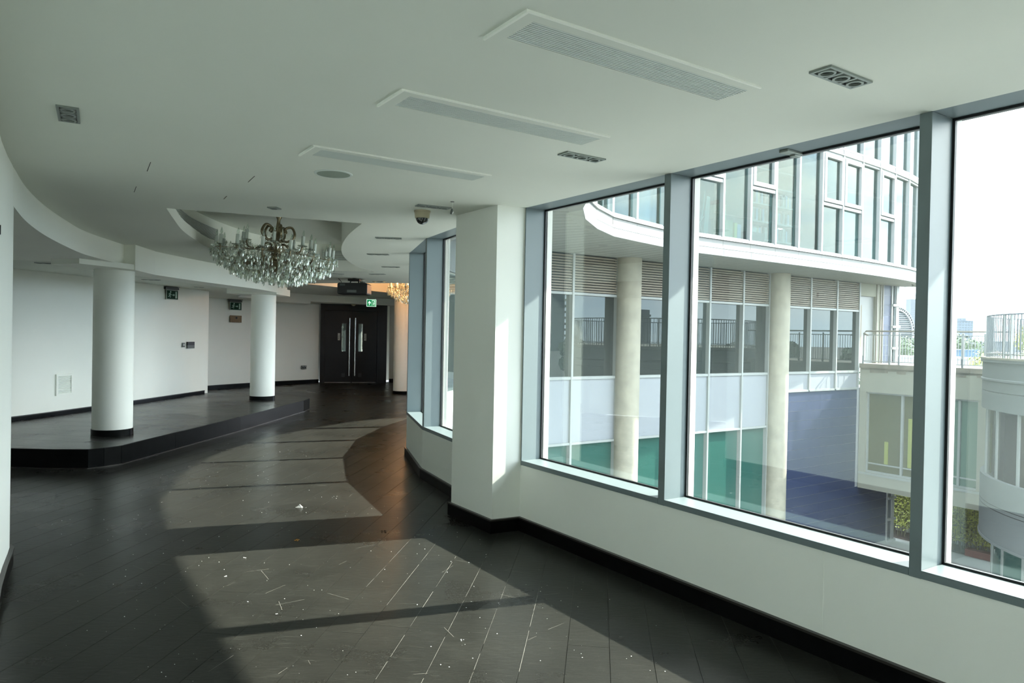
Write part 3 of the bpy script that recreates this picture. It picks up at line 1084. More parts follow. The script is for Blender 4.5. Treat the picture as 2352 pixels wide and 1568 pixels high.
MB().box(-0.11, 0.11, -0.10, 0.10, pz - 0.05, pz - 0.012).build('mount_plate', M['plastic_b'], pr, local=True)
mt = MB()
for xx in (-0.09, 0.09):
    mt.tube([(xx, 0, 0.215), (xx * 0.8, 0, pz - 0.04)], 0.012, 8)
mt.tube([(0, 0, pz - 0.03), (0, 0, pz)], 0.035, 12)
mt.build('mount_arm', M['plastic_b'], pr, local=True)
MB().tube([(-0.25, 0, 0.21), (-0.27, 0.02, 0.26), (-0.31, 0.05, 0.30), (-0.33, 0.05, pz)], 0.006, 6).build('cable', M['plastic_b'], pr, local=True)


# ================================================================== EXIT SIGNS, WALL FITTINGS
MAN = [
    [(0.145 + 0.022 * math.cos(a), 0.158 + 0.022 * math.sin(a)) for a in [k * PI / 5 for k in range(10)]],
    [(0.118, 0.128), (0.140, 0.132), (0.128, 0.088), (0.104, 0.082)],
    [(0.128, 0.130), (0.146, 0.126), (0.160, 0.102), (0.176, 0.108), (0.178, 0.096), (0.154, 0.086)],
    [(0.120, 0.130), (0.088, 0.122), (0.078, 0.096), (0.088, 0.092), (0.097, 0.112), (0.118, 0.118)],
    [(0.112, 0.090), (0.130, 0.090), (0.146, 0.064), (0.138, 0.028), (0.124, 0.030), (0.130, 0.062)],
    [(0.104, 0.086), (0.120, 0.078), (0.098, 0.048), (0.064, 0.046), (0.064, 0.058), (0.090, 0.060)],
]


def exit_sign(loc, ang, w, h, lab, lit=False, up=False, housing=True, hang=0.0):
    s = thing('exit_sign', lab, 'exit sign', loc, ang)
    g = M['green_on'] if lit else M['green']
    p = M['pict_on'] if lit else M['pict']
    sx, sz = w / 0.36, h / 0.19
    MB().box(-w / 2 - 0.012, w / 2 + 0.012, 0.0, 0.012, -0.012, h + 0.012).build('panel', M['pict_on'] if lit else M['acrylic'], s, local=True)
    MB().box(-w / 2, w / 2, -0.004, 0.0, 0, h).build('green_face', g, s, local=True)
    k = MB()

    def add(pts, ox=0.0):
        k.plate([(-w / 2 + (x + ox) * sx, y * sz) for x, y in pts], (0, -0.0045, 0), (1, 0, 0), (0, 0, 1), (0, -1, 0), 0.002)
    if not up:
        for q in MAN:
            add(q, -0.03)
        add([(0.17, 0.082), (0.215, 0.082), (0.215, 0.062), (0.25, 0.092), (0.215, 0.122), (0.215, 0.102), (0.17, 0.102)])
        add([(0.275, 0.02), (0.325, 0.02), (0.325, 0.17), (0.275, 0.17)])
    else:
        add([(0.085, 0.03), (0.115, 0.03), (0.115, 0.10), (0.155, 0.075), (0.155, 0.105), (0.10, 0.16), (0.045, 0.105), (0.045, 0.075), (0.085, 0.10)])
        add([(0.20, 0.015), (0.212, 0.015), (0.212, 0.175), (0.20, 0.175)])
        add([(0.212, 0.16), (0.33, 0.16), (0.33, 0.175), (0.212, 0.175)])
        add([(0.318, 0.015), (0.33, 0.015), (0.33, 0.16), (0.318, 0.16)])
        for q in MAN:
            add([(0.215 + x * 0.75 - 0.03, y * 0.85) for x, y in q])
    k.build('pictogram', p, s, local=True)
    if housing:
        b_ = MB().box(-w / 2 - 0.05, w / 2 + 0.04, -0.02, 0.06, h + 0.075, h + 0.125)
        b_.box(-w / 2 - 0.04, w / 2 + 0.02, -0.012, 0.05, h + 0.018, h + 0.066)
        b_.box(-w / 2, w / 2, 0.0, 0.03, h + 0.01, h + 0.09)
        b_.build('housing', M['signbox'], s, local=True)
    if hang:
        MB().box(-w / 2 + 0.02, w / 2 - 0.02, 0.0, 0.03, h + 0.012, h + hang).build('housing', M['acrylic'], s, local=True)
    return s


a_st = math.atan2(15.57 - 11.88, -6.6 + 6.95)
exit_sign((-6.64, 13.93, 2.165), a_st - 0.15, 0.30, 0.165, 'green running man exit sign on the curved stage wall, nearer the big column')
exit_sign((-7.51, 19.38, 2.13), math.atan2(1.75, 0.95), 0.36, 0.19, 'green running man exit sign on the back wall above the bronze plaque')
px_ = at_y(853, 703, 20.6)
exit_sign(tuple(px_), 0.25, 0.25, 0.185, 'lit green exit sign with an up arrow hanging before the dark doors', lit=True, up=True, housing=False, hang=CZ - px_.z - 0.02)

pl = thing('plaque', 'small bronze plaque on the back wall under the exit sign', 'plaque', (-7.545, 19.47, 1.88), math.atan2(1.75, 0.95))
MB().box(-0.19, 0.19, -0.015, 0.0, -0.095, 0.095).build('plate', M['bronze'], pl, bevel=0.004, local=True)
MB().lathe([(0.0, 0.0), (0.028, 0.0), (0.03, 0.004)], 16).build('emblem', M['wood'], pl, local=True).matrix_local = Matrix.Translation((0.01, -0.016, 0.03)) @ Matrix.Rotation(PI / 2, 4, 'X')

aw = math.atan2(15.42 - 13.9, -6.56 + 6.71)
sw = thing('light_switch', 'small dark switch plate on the curved stage wall, left of the wider panel', 'switch', (-6.645, 14.43, 1.262), aw)
MB().box(-0.045, 0.045, -0.012, 0.0, -0.045, 0.045).build('plate', M['plastic_g'], sw, local=True)
MB().box(-0.018, 0.018, -0.017, -0.012, -0.018, 0.022).build('rocker', M['signw'], sw, local=True)
cpn = thing('control_panel', 'wider black and grey control panel beside the small switch on the stage wall', 'control panel', (-6.615, 14.68, 1.255), aw)
MB().box(-0.13, 0.13, -0.02, 0.0, 0.0, 0.07).build('screen', M['plastic_b'], cpn, local=True)
MB().box(-0.13, 0.13, -0.02, 0.0, -0.065, 0.0).build('lower_cover', M['plastic_g'], cpn, local=True)

av = math.atan2(11.88 - 10.28, 0.24)
vt = thing('wall_vent', 'white louvred vent cover low on the stage wall left of the big column', 'wall vent', (-7.012, 11.18, 0.685), av)
f = MB()
for x0, x1, z0, z1 in ((-0.17, -0.135, -0.165, 0.165), (0.135, 0.17, -0.165, 0.165), (-0.135, 0.135, 0.135, 0.165), (-0.135, 0.135, -0.165, -0.135)):
    f.box(x0, x1, -0.022, 0.006, z0, z1)
f.build('frame', M['wall'], vt, local=True)
MB().box(-0.14, 0.14, -0.006, 0.004, -0.14, 0.14).build('backing', M['louv'], vt, local=True)
me = unit_box(M['wall'])
for i in range(11):
    piece('slat', me, vt, (0, -0.012, -0.122 + i * 0.0244), (0.5, 0, 0), (0.27, 0.016, 0.006))
so = thing('wall_socket', 'small dark double socket low on the back wall left of the doors', 'socket', (-6.262, 21.52, 0.495), math.atan2(1.27, 0.93))
MB().box(-0.085, 0.085, -0.012, 0.02, -0.05, 0.05).build('plate', M['plastic_g'], so, local=True)
for xx in (-0.04, 0.04):
    MB().box(xx - 0.022, xx + 0.022, -0.016, -0.012, -0.03, 0.012).build('outlet', M['plastic_b'], so, local=True)
    MB().box(xx - 0.012, xx + 0.012, -0.018, -0.012, 0.022, 0.038).build('switch', M['signw'], so, local=True)

# ================================================================== DOUBLE DOOR
dA, dB = Vector((-5.87, 21.975, 0)), Vector((-3.95, 22.515, 0))
dang = math.atan2(dB.y - dA.y, dB.x - dA.x)
dw = (dB - dA).length
dr = struct(thing('door_1', None, None, tuple(dA), dang))
f = MB()
f.box(-0.03, 0.10, -0.02, 0.16, 0, 2.46)
f.box(dw - 0.30, dw, -0.02, 0.45, 0, 2.46)
f.box(0.0, dw, -0.015, 0.16, 2.24, 2.46)
f.build('door_frame', M['wood'], dr, local=True)
MB().box(0.10, dw - 0.30, 0.10, 0.14, 0.0, 2.24).build('rebate', M['dark'], dr, local=True)
lw0, lw1 = 0.10, dw - 0.30
mid = (lw0 + lw1) / 2 + 0.03
GB = dict(size=0.06)


def text(name, s, size, m, parent, loc, rot):
    c = bpy.data.curves.new(name, 'FONT')
    c.body = s
    c.size = size
    c.extrude = 0.0005
    c.align_x = 'CENTER'
    c.align_y = 'CENTER'
    c.materials.append(m)
    o = bpy.data.objects.new(name, c)
    COL.objects.link(o)
    o.parent = parent
    o.location, o.rotation_euler = loc, rot
    return o


for side, x0, x1 in ((-1, lw0 + 0.004, mid - 0.004), (1, mid + 0.004, lw1 - 0.004)):
    lf = piece('door_leaf', MB().box(x0, x1, 0.03, 0.085, 0.02, 2.235).mesh('door_leaf', M['wood']), dr)
    g = MB()
    for z in (0.60, 1.44):
        g.box(x0 if side < 0 else x0 + 0.22, x1 - 0.22 if side < 0 else x1, 0.0285, 0.031, z, z + 0.006)
    piece('groove', g.mesh('groove', M['dark']), lf)
    vx = mid + side * 0.255
    piece('vision_panel', MB().box(vx - 0.062, vx + 0.062, 0.024, 0.031, 0.98, 1.84).mesh('vision_panel', M['visglass']), lf)
    fr = MB()
    for a, b_, c, d in ((vx - 0.075, vx - 0.06, 0.965, 1.855), (vx + 0.06, vx + 0.075, 0.965, 1.855), (vx - 0.06, vx + 0.06, 0.965, 0.98), (vx - 0.06, vx + 0.06, 1.84, 1.855)):
        fr.box(a, b_, 0.018, 0.031, c, d)
    piece('vision_frame', fr.mesh('vision_frame', M['plastic_b']), lf)
    hx = mid + side * 0.085
    hd = piece('pull_handle', MB().tube([(hx, -0.055, 0.22), (hx, -0.055, 2.02)], 0.019, 16).mesh('pull_handle', M['metal'], smooth=50), lf)
    st = MB()
    for z in (0.32, 1.34, 1.92):
        st.tube([(hx, 0.03, z), (hx, -0.05, z)], 0.012, 8)
    piece('standoff', st.mesh('standoff', M['metal']), lf)
    gx = mid + side * 0.40
    sg = piece('sign_plate', MB().box(gx - 0.035, gx + 0.035, 0.024, 0.031, 1.32, 1.54).mesh('sign_plate', M['signw']), lf)
    text('lettering', 'PULL', 0.062, M['ink'], lf, (gx, 0.0235, 1.43), (PI / 2, -PI / 2, 0))
    piece('painted_light_gap', MB().box(x0 + 0.01, x1 - 0.02, 0.035, 0.05, 0.003, 0.017).mesh('painted_light_gap', M['signw']), lf)  # solid white strip painted as light showing under the leaf
    piece('kick_lock', MB().box(vx - 0.05, vx + 0.05, 0.022, 0.031, 0.18, 0.30).mesh('kick_lock', M['plastic_b']), lf)
dtc = thing('door_sensor', 'small white detector dome above the middle of the dark doors', 'sensor', tuple(at_y(812, 699, 21.9)))
MB().lathe([(0.0, -0.05), (0.035, -0.045), (0.055, -0.02), (0.07, -0.015), (0.07, 0.02)], 20).build('body', M['beige'], dtc, smooth=40, local=True)

# ================================================================== CHANDELIERS
def octa(mb, p, r, h=None):
    h = h or r
    x, y, z = p
    mb.add([(x + r, y, z), (x, y + r, z), (x - r, y, z), (x, y - r, z), (x, y, z + h), (x, y, z - h)],
           [(0, 1, 4), (1, 2, 4), (2, 3, 4), (3, 0, 4), (1, 0, 5), (2, 1, 5), (3, 2, 5), (0, 3, 5)])


def strand(mb, a, b, sag, n_, r):
    a, b = Vector(a), Vector(b)
    for i in range(n_ + 1):
        t = i / n_
        p = a.lerp(b, t)
        p.z -= sag * 4 * t * (1 - t)
        octa(mb, p, r)


def make_chandelier(loc, lab):
    c = thing('chandelier', lab, 'chandelier', loc, 0.2, 'crystal chandeliers')
    top = 3.10 - loc[2]
    MB().lathe([(0.0, 0.16), (0.03, 0.17), (0.05, 0.20), (0.085, 0.24), (0.06, 0.29), (0.03, 0.33), (0.045, 0.38), (0.10, 0.43), (0.11, 0.46), (0.04, 0.50),
                (0.03, 0.56), (0.07, 0.62), (0.05, 0.68), (0.025, 0.72), (0.02, 0.82), (0.05, top - 0.05), (0.07, top)], 20).build('stem', M['brass'], c, smooth=50, local=True)
    rings = [(.72, .36, 40), (.66, .30, 36), (.58, .25, 32), (.50, .20, 28), (.41, .165, 24), (.32, .14, 18), (.22, .125, 12), (.12, .115, 7)]
    k = MB()
    for r, z, n_ in (rings[0], rings[2], rings[3], rings[5], rings[6]):
        k.tube([(r * math.cos(a), r * math.sin(a), z + 0.012) for a in [2 * PI * i / 36 for i in range(37)]], 0.004, 5, cap=False)
    for i in range(12):
        a = 2 * PI * i / 12
        k.tube([(r * math.cos(a), r * math.sin(a), z + 0.012) for r, z, _ in rings] + [(0.05 * math.cos(a), 0.05 * math.sin(a), 0.18)], 0.004, 4)
    k.build('ring_frame', M['brass'], c, local=True)
    arm_o = MB().tube(catmull([(0.05, 0, 0.40), (0.16, 0, 0.33), (0.36, 0, 0.23), (0.56, 0, 0.25), (0.68, 0, 0.33), (0.70, 0, 0.40)], 4), 0.012, 6).mesh('arm', M['brass'], smooth=60)
    arm_i = MB().tube(catmull([(0.04, 0, 0.48), (0.12, 0, 0.52), (0.24, 0, 0.44), (0.38, 0, 0.43), (0.42, 0, 0.50)], 4), 0.011, 6).mesh('upper_arm', M['brass'], smooth=60)
    scr = MB().tube(catmull([(0.04, 0, 0.58), (0.13, 0, 0.56), (0.21, 0, 0.64), (0.17, 0, 0.74), (0.09, 0, 0.72), (0.11, 0, 0.66)], 4), [0.016] * 20 + [0.008], 7).mesh('scroll', M['brass'], smooth=60)
    dish = MB().lathe([(0.012, -0.012), (0.045, -0.004), (0.062, 0.010), (0.056, 0.010), (0.012, 0.0)], 16).mesh('drip_dish', M['crystal'])
    tube = MB().lathe([(0.021, 0.0), (0.021, 0.125), (0.0, 0.127)], 12).mesh('candle_tube', M['candle'], smooth=50)
    bulb = MB().lathe([(0.006, 0.0), (0.016, 0.022), (0.012, 0.05), (0.0, 0.085)], 10).mesh('bulb', M['bulb'], smooth=60)
    dr_ = MB().lathe([(0.0, 0.0), (0.008, -0.018), (0.019, -0.058), (0.018, -0.076), (0.009, -0.092), (0.0, -0.096)], 7)
    for v in dr_.v:
        v.y *= 0.5
    octa(dr_, (0, 0, 0.008), 0.008)
    drop = dr_.mesh('crystal_drop', M['crystal'])
    for r, z, n_ in rings:
        for i in range(n_):
            a = 2 * PI * (i + 0.5 * random.random()) / n_
            s = random.uniform(0.85, 1.3)
            piece('crystal_drop', drop, c, (r * math.cos(a), r * math.sin(a), z - random.uniform(0, 0.03)), (0, random.uniform(-.06, .06), random.random() * 3), (s, s, s))
    beads = MB()
    for (ra, za, na), (rb, zb, nb) in zip(rings, rings[1:]):
        for i in range(na):
            a = 2 * PI * i / na
            b = 2 * PI * round(i * nb / na) / nb
            strand(beads, (ra * math.cos(a), ra * math.sin(a), za), (rb * math.cos(b), rb * math.sin(b), zb), 0.03, 5, 0.0075)
    for n_, r, z, arm in ((14, 0.70, 0.405, arm_o), (7, 0.42, 0.505, arm_i)):
        pts = []
        for i in range(n_):
            a = 2 * PI * (i + 0.3) / n_
            p = (r * math.cos(a), r * math.sin(a), z)
            pts.append(p)
            piece(arm.name.split('.')[0], arm, c, (0, 0, 0), (0, 0, a))
            piece('drip_dish', dish, c, p)
            t = piece('candle_tube', tube, c, p)
            piece('bulb', bulb, t, (0, 0, 0.126))
            for q in range(3 if n_ == 14 else 4):
                b = a + 2 * PI * q / (3 if n_ == 14 else 4)
                piece('crystal_drop', drop, c, (p[0] + 0.056 * math.cos(b), p[1] + 0.056 * math.sin(b), z - 0.002), (0, 0, b), (0.7, 0.7, 0.7))
            for q in range(8):
                b = a + 2 * PI * q / 8
                strand(beads, (p[0] + 0.055 * math.cos(b), p[1] + 0.055 * math.sin(b), z + 0.0), (p[0] + 0.075 * math.cos(b), p[1] + 0.075 * math.sin(b), z - 0.085), 0.0, 4, 0.0062)
            strand(beads, p, (0.06 * math.cos(a), 0.06 * math.sin(a), 0.62 if n_ == 7 else 0.46), 0.10, 18, 0.0075)
        for p, q in zip(pts, pts[1:] + pts[:1]):
            strand(beads, p, q, 0.10, 12, 0.0075)
            strand(beads, p, q, 0.05, 12, 0.0065)
    for i in range(5):
        a = 2 * PI * i / 5
        piece('scroll', scr, c, (0, 0, 0), (0, 0, a))
        for q in range(3):
            x, y = (0.21 - 0.02 * q) * math.cos(a), (0.21 - 0.02 * q) * math.sin(a)
            strand(beads, (x, y, 0.70 - 0.02 * q), (x * 1.06, y * 1.06, 0.56), 0.0, 8, 0.006)
    for r, z, n_ in rings:
        for i in range(int(n_ * 2.2)):
            a = random.random() * 2 * PI
            rr = r + random.uniform(-0.045, 0.045)
            octa(beads, (rr * math.cos(a), rr * math.sin(a), z + random.uniform(-0.06, 0.09)), random.uniform(0.009, 0.014), random.uniform(0.018, 0.04))
    for r, z, n_ in rings:
        for i in range(int(n_ * 2.4)):
            a = random.random() * 2 * PI
            rr = r + random.uniform(-0.05, 0.05)
            o_ = Vector((rr * math.cos(a), rr * math.sin(a), z + random.uniform(-0.05, 0.07)))
            q_ = random.uniform(0.55, 0.95)
            cc, ss = math.cos(a * 3), math.sin(a * 3)
            nb_ = len(dr_.v) - 6
            beads.add([o_ + Vector((v.x * cc - v.y * ss, v.x * ss + v.y * cc, v.z)) * q_ for v in dr_.v], dr_.f)
    bo = beads.build('bead_strands', M['bead_c'], c, local=True, weld=False)
    bo['kind'] = 'stuff'
    return c


ch_loc = (-3.03, 9.0, 2.165)
ch = make_chandelier(ch_loc, 'unlit crystal chandelier hanging out of the curved ceiling recess above the stage edge')
ch2_loc = Vector((-2.22, 17.0, 2.24))
lit_me = bpy.data.meshes['bulb'].copy()
lit_me.materials.clear()
lit_me.materials.append(M['bulb_on'])
ch2 = copy_tree(ch, None, {'bulb': lit_me})
ch2.location = ch2_loc
ch2['label'] = 'glowing amber crystal chandelier half hidden by the far window frame'
ROOT[ch2.name] = Matrix.Translation(ch2_loc).inverted()
ch.rotation_euler = (math.radians(1.0), math.radians(4.5), 0.2)
for dz, pw in ((0.42, 26.0), (0.70, 16.0)):
    pl_ = bpy.data.lights.new('chandelier_glow', 'POINT')
    pl_.energy = pw
    pl_.color = (1.0, 0.46, 0.20)
    pl_.shadow_soft_size = 0.25
    po = bpy.data.objects.new('chandelier_glow', pl_)
    COL.objects.link(po)
    po.parent = ch2
    po.location = (0, 0, dz)

# pale dust in some board joints and scratches in the paint (parts of the floor)
fu = Vector((0.1219, 0.9925, 0))
fp = Vector((0.9925, -0.1219, 0))


def floor_line(a, b, w_, name):
    d_ = b - a
    n_ = Vector((-d_.y, d_.x, 0)).normalized() * w_ / 2
    MB().add([a - n_, b - n_, b + n_, a + n_], [(0, 1, 2, 3)]).build(name, M['scr'], flo)


for c_, y0, y1 in ((-0.778, 3.0, 5.0), (-0.993, 3.3, 5.15), (-1.208, 4.2, 5.55), (-1.423, 4.5, 5.6), (-0.563, 3.0, 4.7), (-0.348, 3.4, 4.4)):
    y = y0
    while y < y1:
        y2 = min(y1, y + random.uniform(0.15, 0.5))
        a_, b_ = fp * c_ + fu * (y - fp.y * c_), fp * c_ + fu * (y2 - fp.y * c_)
        floor_line(a_ + Vector((0, 0, 0.0004)), b_ + Vector((0, 0, 0.0004)), random.uniform(0.0010, 0.0022), 'joint_dust')
        y = y2 + random.uniform(0.0, 0.12)
for (x0, y0), (x1, y1) in (((610, 1362), (655, 1343)), ((639, 1547), (660, 1533)), ((393, 1362), (436, 1397)), ((708, 1516), (713, 1525)), ((1259, 1445), (1296, 1430)), ((1190, 1382), (1228, 1372)),
                           ((1020, 1440), (1042, 1462)), ((600, 1310), (617, 1330)), ((930, 1160), (900, 1168)), ((640, 1380), (648, 1400))):
    floor_line(at_z(x0, y0, 0.0005), at_z(x1, y1, 0.0005), 0.0015, 'scratch')
for i in range(70):
    y = random.uniform(3.2, 9.0)
    a_ = Vector((random.uniform(-2.6, 0.3) - 0.12 * (y - 4), y, 0.0005))
    if a_.x > -0.9 and y > 5.2:
        continue
    an = random.choice((0.25, 0.5, -0.4, 1.2)) + random.gauss(0, 0.25)
    floor_line(a_, a_ + Vector((math.cos(an), math.sin(an), 0)) * random.uniform(0.04, 0.22), random.uniform(0.0010, 0.0018), 'scratch')

# ================================================================== LITTER ON THE FLOOR
pa = thing('paper_scrap', 'crumpled scrap of white paper in the sunlit middle of the floor', 'litter', tuple(at_z(686, 1165, 0.0)))
MB().add([(-0.03, -0.006, 0.001), (0.032, -0.012, 0.001), (0.036, 0.008, 0.002), (0.006, 0.010, 0.028), (-0.02, 0.014, 0.004), (0.0, 0.0, 0.012)],
         [(0, 1, 5), (1, 2, 3), (1, 3, 5), (5, 3, 4), (5, 4, 0), (0, 4, 2), (0, 2, 1), (4, 3, 2)]).build('sheet', M['paper'], pa, local=True)


def crumb(px, py, r, m, lab, n_=3):
    o = MB()
    p = at_z(px, py, 0.0)
    for i in range(n_):
        q = p + Vector((random.uniform(-r, r) * 1.6, random.uniform(-r, r) * 1.6, 0))
        rr = r * random.uniform(0.5, 0.9)
        octa(o, (q.x, q.y, rr * 0.45), rr, rr * 0.5)
    tag(o.build('debris', m), lab, 'litter', 'bits of litter on the floor')


crumb(683, 1241, 0.012, M['rust'], 'orange bits lying in the broad shadow band', 6)
crumb(519, 1323, 0.010, M['signw'], 'cream chip on the sunlit floor left of centre')
crumb(882, 1219, 0.014, M['plastic_b'], 'black lump at the shadow band beside the orange reflection')
crumb(562, 1281, 0.008, M['paper'], 'white chip at the top of the near sun patch')
crumb(632, 1411, 0.008, M['signw'], 'cream chip low in the near sun patch')
crumb(505, 1232, 0.006, M['paper'], 'white chip at the left end of the shadow band')
crumb(1062, 1470, 0.006, M['paper'], 'white chip by the thin post shadow')
dust = MB()
for i in range(900):
    y = random.uniform(3.2, 11.5)
    x = random.uniform(-3.6, 0.9) - (y - 4) * 0.06
    if y > 6.6 and x > -1.6:
        continue
    q = (Vector((x, y, 0)) - W0)
    if not -3.2 < q.dot(DT) < -0.35:
        continue
    r = random.choice((0.0012, 0.0018, 0.0025, 0.0035)) * random.uniform(0.7, 1.3)
    octa(dust, (x, y, r * 0.5), r, r * 0.6)
tag(dust.build('plaster_dust', M['paper'], weld=False), 'white plaster specks scattered over the black floor', 'dust', kind='stuff')

# ================================================================== OUTSIDE: OFFICE WING
GZ = -5.6
FS = -8.85
wing = thing('office_building', 'pale office wing with a curved white overhanging upper storey across the courtyard', 'building', tuple(W(FS, 12, GZ)))
V = [5.2, 6.2, 7.6, 9.05, 9.72, 11.1, 12.55, 14.0, 15.22, 15.86, 17.33, 18.79, 20.12]


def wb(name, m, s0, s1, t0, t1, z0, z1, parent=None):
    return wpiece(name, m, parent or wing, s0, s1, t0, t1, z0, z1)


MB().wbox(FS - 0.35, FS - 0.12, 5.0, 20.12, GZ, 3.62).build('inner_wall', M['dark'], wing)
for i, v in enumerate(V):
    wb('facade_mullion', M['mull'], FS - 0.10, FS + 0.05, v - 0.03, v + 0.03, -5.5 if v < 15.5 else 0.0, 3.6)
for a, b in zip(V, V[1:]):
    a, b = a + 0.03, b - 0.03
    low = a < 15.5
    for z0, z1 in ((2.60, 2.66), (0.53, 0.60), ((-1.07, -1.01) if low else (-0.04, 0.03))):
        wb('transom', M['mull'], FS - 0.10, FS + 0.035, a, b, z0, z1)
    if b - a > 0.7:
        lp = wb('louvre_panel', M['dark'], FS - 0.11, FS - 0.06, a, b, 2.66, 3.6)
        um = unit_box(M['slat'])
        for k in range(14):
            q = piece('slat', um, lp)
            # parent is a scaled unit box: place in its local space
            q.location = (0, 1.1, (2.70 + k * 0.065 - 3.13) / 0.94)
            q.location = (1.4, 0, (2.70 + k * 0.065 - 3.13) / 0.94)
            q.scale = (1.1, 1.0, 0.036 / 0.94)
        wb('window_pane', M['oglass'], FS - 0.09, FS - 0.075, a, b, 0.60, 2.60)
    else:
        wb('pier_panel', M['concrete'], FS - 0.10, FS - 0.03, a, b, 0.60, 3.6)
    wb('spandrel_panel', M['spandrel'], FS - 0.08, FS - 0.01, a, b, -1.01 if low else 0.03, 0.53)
    if low:
        wb('lower_pane', M['ggl'], FS - 0.09, FS - 0.075, a, b, -4.0, -1.07)
        wb('lower_transom', M['mull'], FS - 0.10, FS + 0.035, a, b, -4.06, -4.0)
        wb('lower_panel', M['brgl'], FS - 0.09, FS - 0.075, a, b, -5.5, -4.06)
# blue cladding
MB().wbox(FS - 0.2, FS - 0.03, 15.86, 22.2, GZ, 0.0).build('cladding_backing', M['joint'], wing)
z = -0.05
row = 0
while z > GZ + 0.1:
    for a, b in ((15.88, 18.05), (18.05, 20.15), (20.15, 22.2)):
        if b > 20.2 and z > -3.3:
            continue
        wb('cladding_panel', M['tile'], FS - 0.03, FS - 0.012, a + 0.001, b - 0.001, z - 0.292, z)
    z -= 0.305
# terrace end: door wall, blue strip, glazed stack
tw = MB()
tw.wbox(FS - 0.3, FS - 0.01, 20.12, 20.24, 0.84, 3.6)
tw.wbox(FS - 0.3, FS - 0.01, 20.24, 21.20, 3.16, 3.6)
tw.wbox(FS - 0.3, FS - 0.01, 21.20, 21.50, 0.84, 3.6)
tw.build('terrace_wall', M['cream'], wing)
td = wb('terrace_door', M['fascia'], FS - 0.16, FS - 0.10, 20.24, 21.20, 0.84, 3.16)
MB().wbox(FS - 0.10, FS - 0.07, 20.34, 20.44, 1.4, 2.85).build('door_glass', M['slat'], wing)
for tt in (21.22, 21.47, 21.60):
    wb('downpipe', M['rail'], FS - 0.02, FS + 0.03, tt, tt + 0.05, 0.84, 3.6)
MB().wbox(FS - 0.25, FS - 0.03, 21.64, 22.2, 0.0, 3.6).build('strip_backing', M['joint'], wing)
z = 3.6
while z > 0.3:
    wb('cladding_panel', M['tile'], FS - 0.03, FS - 0.012, 21.65, 22.19, z - 0.342, z)
    z -= 0.355
for a, b in ((22.2, 22.26), (22.50, 22.68)):
    wb('stack_post', M['mullw'], FS - 0.12, FS + 0.03, a, b, GZ, 3.6)
z = GZ
while z < 3.5:
    wb('stack_pane', M['gwin'], FS - 0.08, FS - 0.06, 22.26, 22.42, z + 0.08, z + 0.77)
    wb('stack_rung', M['mullw'], FS - 0.10, FS + 0.07, 22.22, 22.74, z, z + 0.08)
    z += 0.77
wb('stack_dark_post', M['hazed'], FS - 0.11, FS + 0.0, 22.42, 22.50, GZ, 3.6)  # dark grey post between the panes and the white post
for ct in (9.33, 15.54):
    c = W(-8.72, ct, GZ)
    MB().lathe([(0.325, 0.0), (0.325, 3.6 - GZ)], 40, tuple(c)).build('concrete_column', M['concrete'], wing, smooth=40)

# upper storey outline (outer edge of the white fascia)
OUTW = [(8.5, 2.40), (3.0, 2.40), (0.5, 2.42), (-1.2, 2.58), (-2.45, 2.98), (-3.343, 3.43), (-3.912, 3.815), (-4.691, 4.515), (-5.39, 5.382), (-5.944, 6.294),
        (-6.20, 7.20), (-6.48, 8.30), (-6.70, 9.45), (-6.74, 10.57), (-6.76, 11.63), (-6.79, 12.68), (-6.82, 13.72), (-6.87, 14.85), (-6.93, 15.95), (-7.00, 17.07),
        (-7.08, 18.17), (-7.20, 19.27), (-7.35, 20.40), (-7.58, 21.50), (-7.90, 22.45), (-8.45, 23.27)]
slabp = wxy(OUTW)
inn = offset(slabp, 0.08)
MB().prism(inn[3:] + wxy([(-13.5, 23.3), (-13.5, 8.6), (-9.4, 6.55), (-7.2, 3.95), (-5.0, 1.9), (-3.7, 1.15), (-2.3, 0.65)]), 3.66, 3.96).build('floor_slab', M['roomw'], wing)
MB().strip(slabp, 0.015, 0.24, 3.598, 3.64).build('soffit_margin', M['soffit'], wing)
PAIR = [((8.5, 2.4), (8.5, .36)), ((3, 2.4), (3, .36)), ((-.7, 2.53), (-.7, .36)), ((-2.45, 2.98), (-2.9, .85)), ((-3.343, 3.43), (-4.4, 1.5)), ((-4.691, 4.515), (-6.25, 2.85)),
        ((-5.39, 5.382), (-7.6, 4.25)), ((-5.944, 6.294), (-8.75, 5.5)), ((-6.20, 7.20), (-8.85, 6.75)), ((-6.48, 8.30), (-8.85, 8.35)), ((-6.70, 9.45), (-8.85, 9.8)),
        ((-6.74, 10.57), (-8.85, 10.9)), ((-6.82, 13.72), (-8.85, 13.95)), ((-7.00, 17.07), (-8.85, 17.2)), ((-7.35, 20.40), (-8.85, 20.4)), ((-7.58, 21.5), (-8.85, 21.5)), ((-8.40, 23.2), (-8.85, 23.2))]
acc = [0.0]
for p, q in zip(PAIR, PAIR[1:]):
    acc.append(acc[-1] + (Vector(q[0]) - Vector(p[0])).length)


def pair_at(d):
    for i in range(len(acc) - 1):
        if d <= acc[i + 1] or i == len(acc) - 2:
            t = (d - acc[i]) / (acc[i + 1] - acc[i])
            return Vector(PAIR[i][0]).lerp(Vector(PAIR[i + 1][0]), t), Vector(PAIR[i][1]).lerp(Vector(PAIR[i + 1][1]), t)


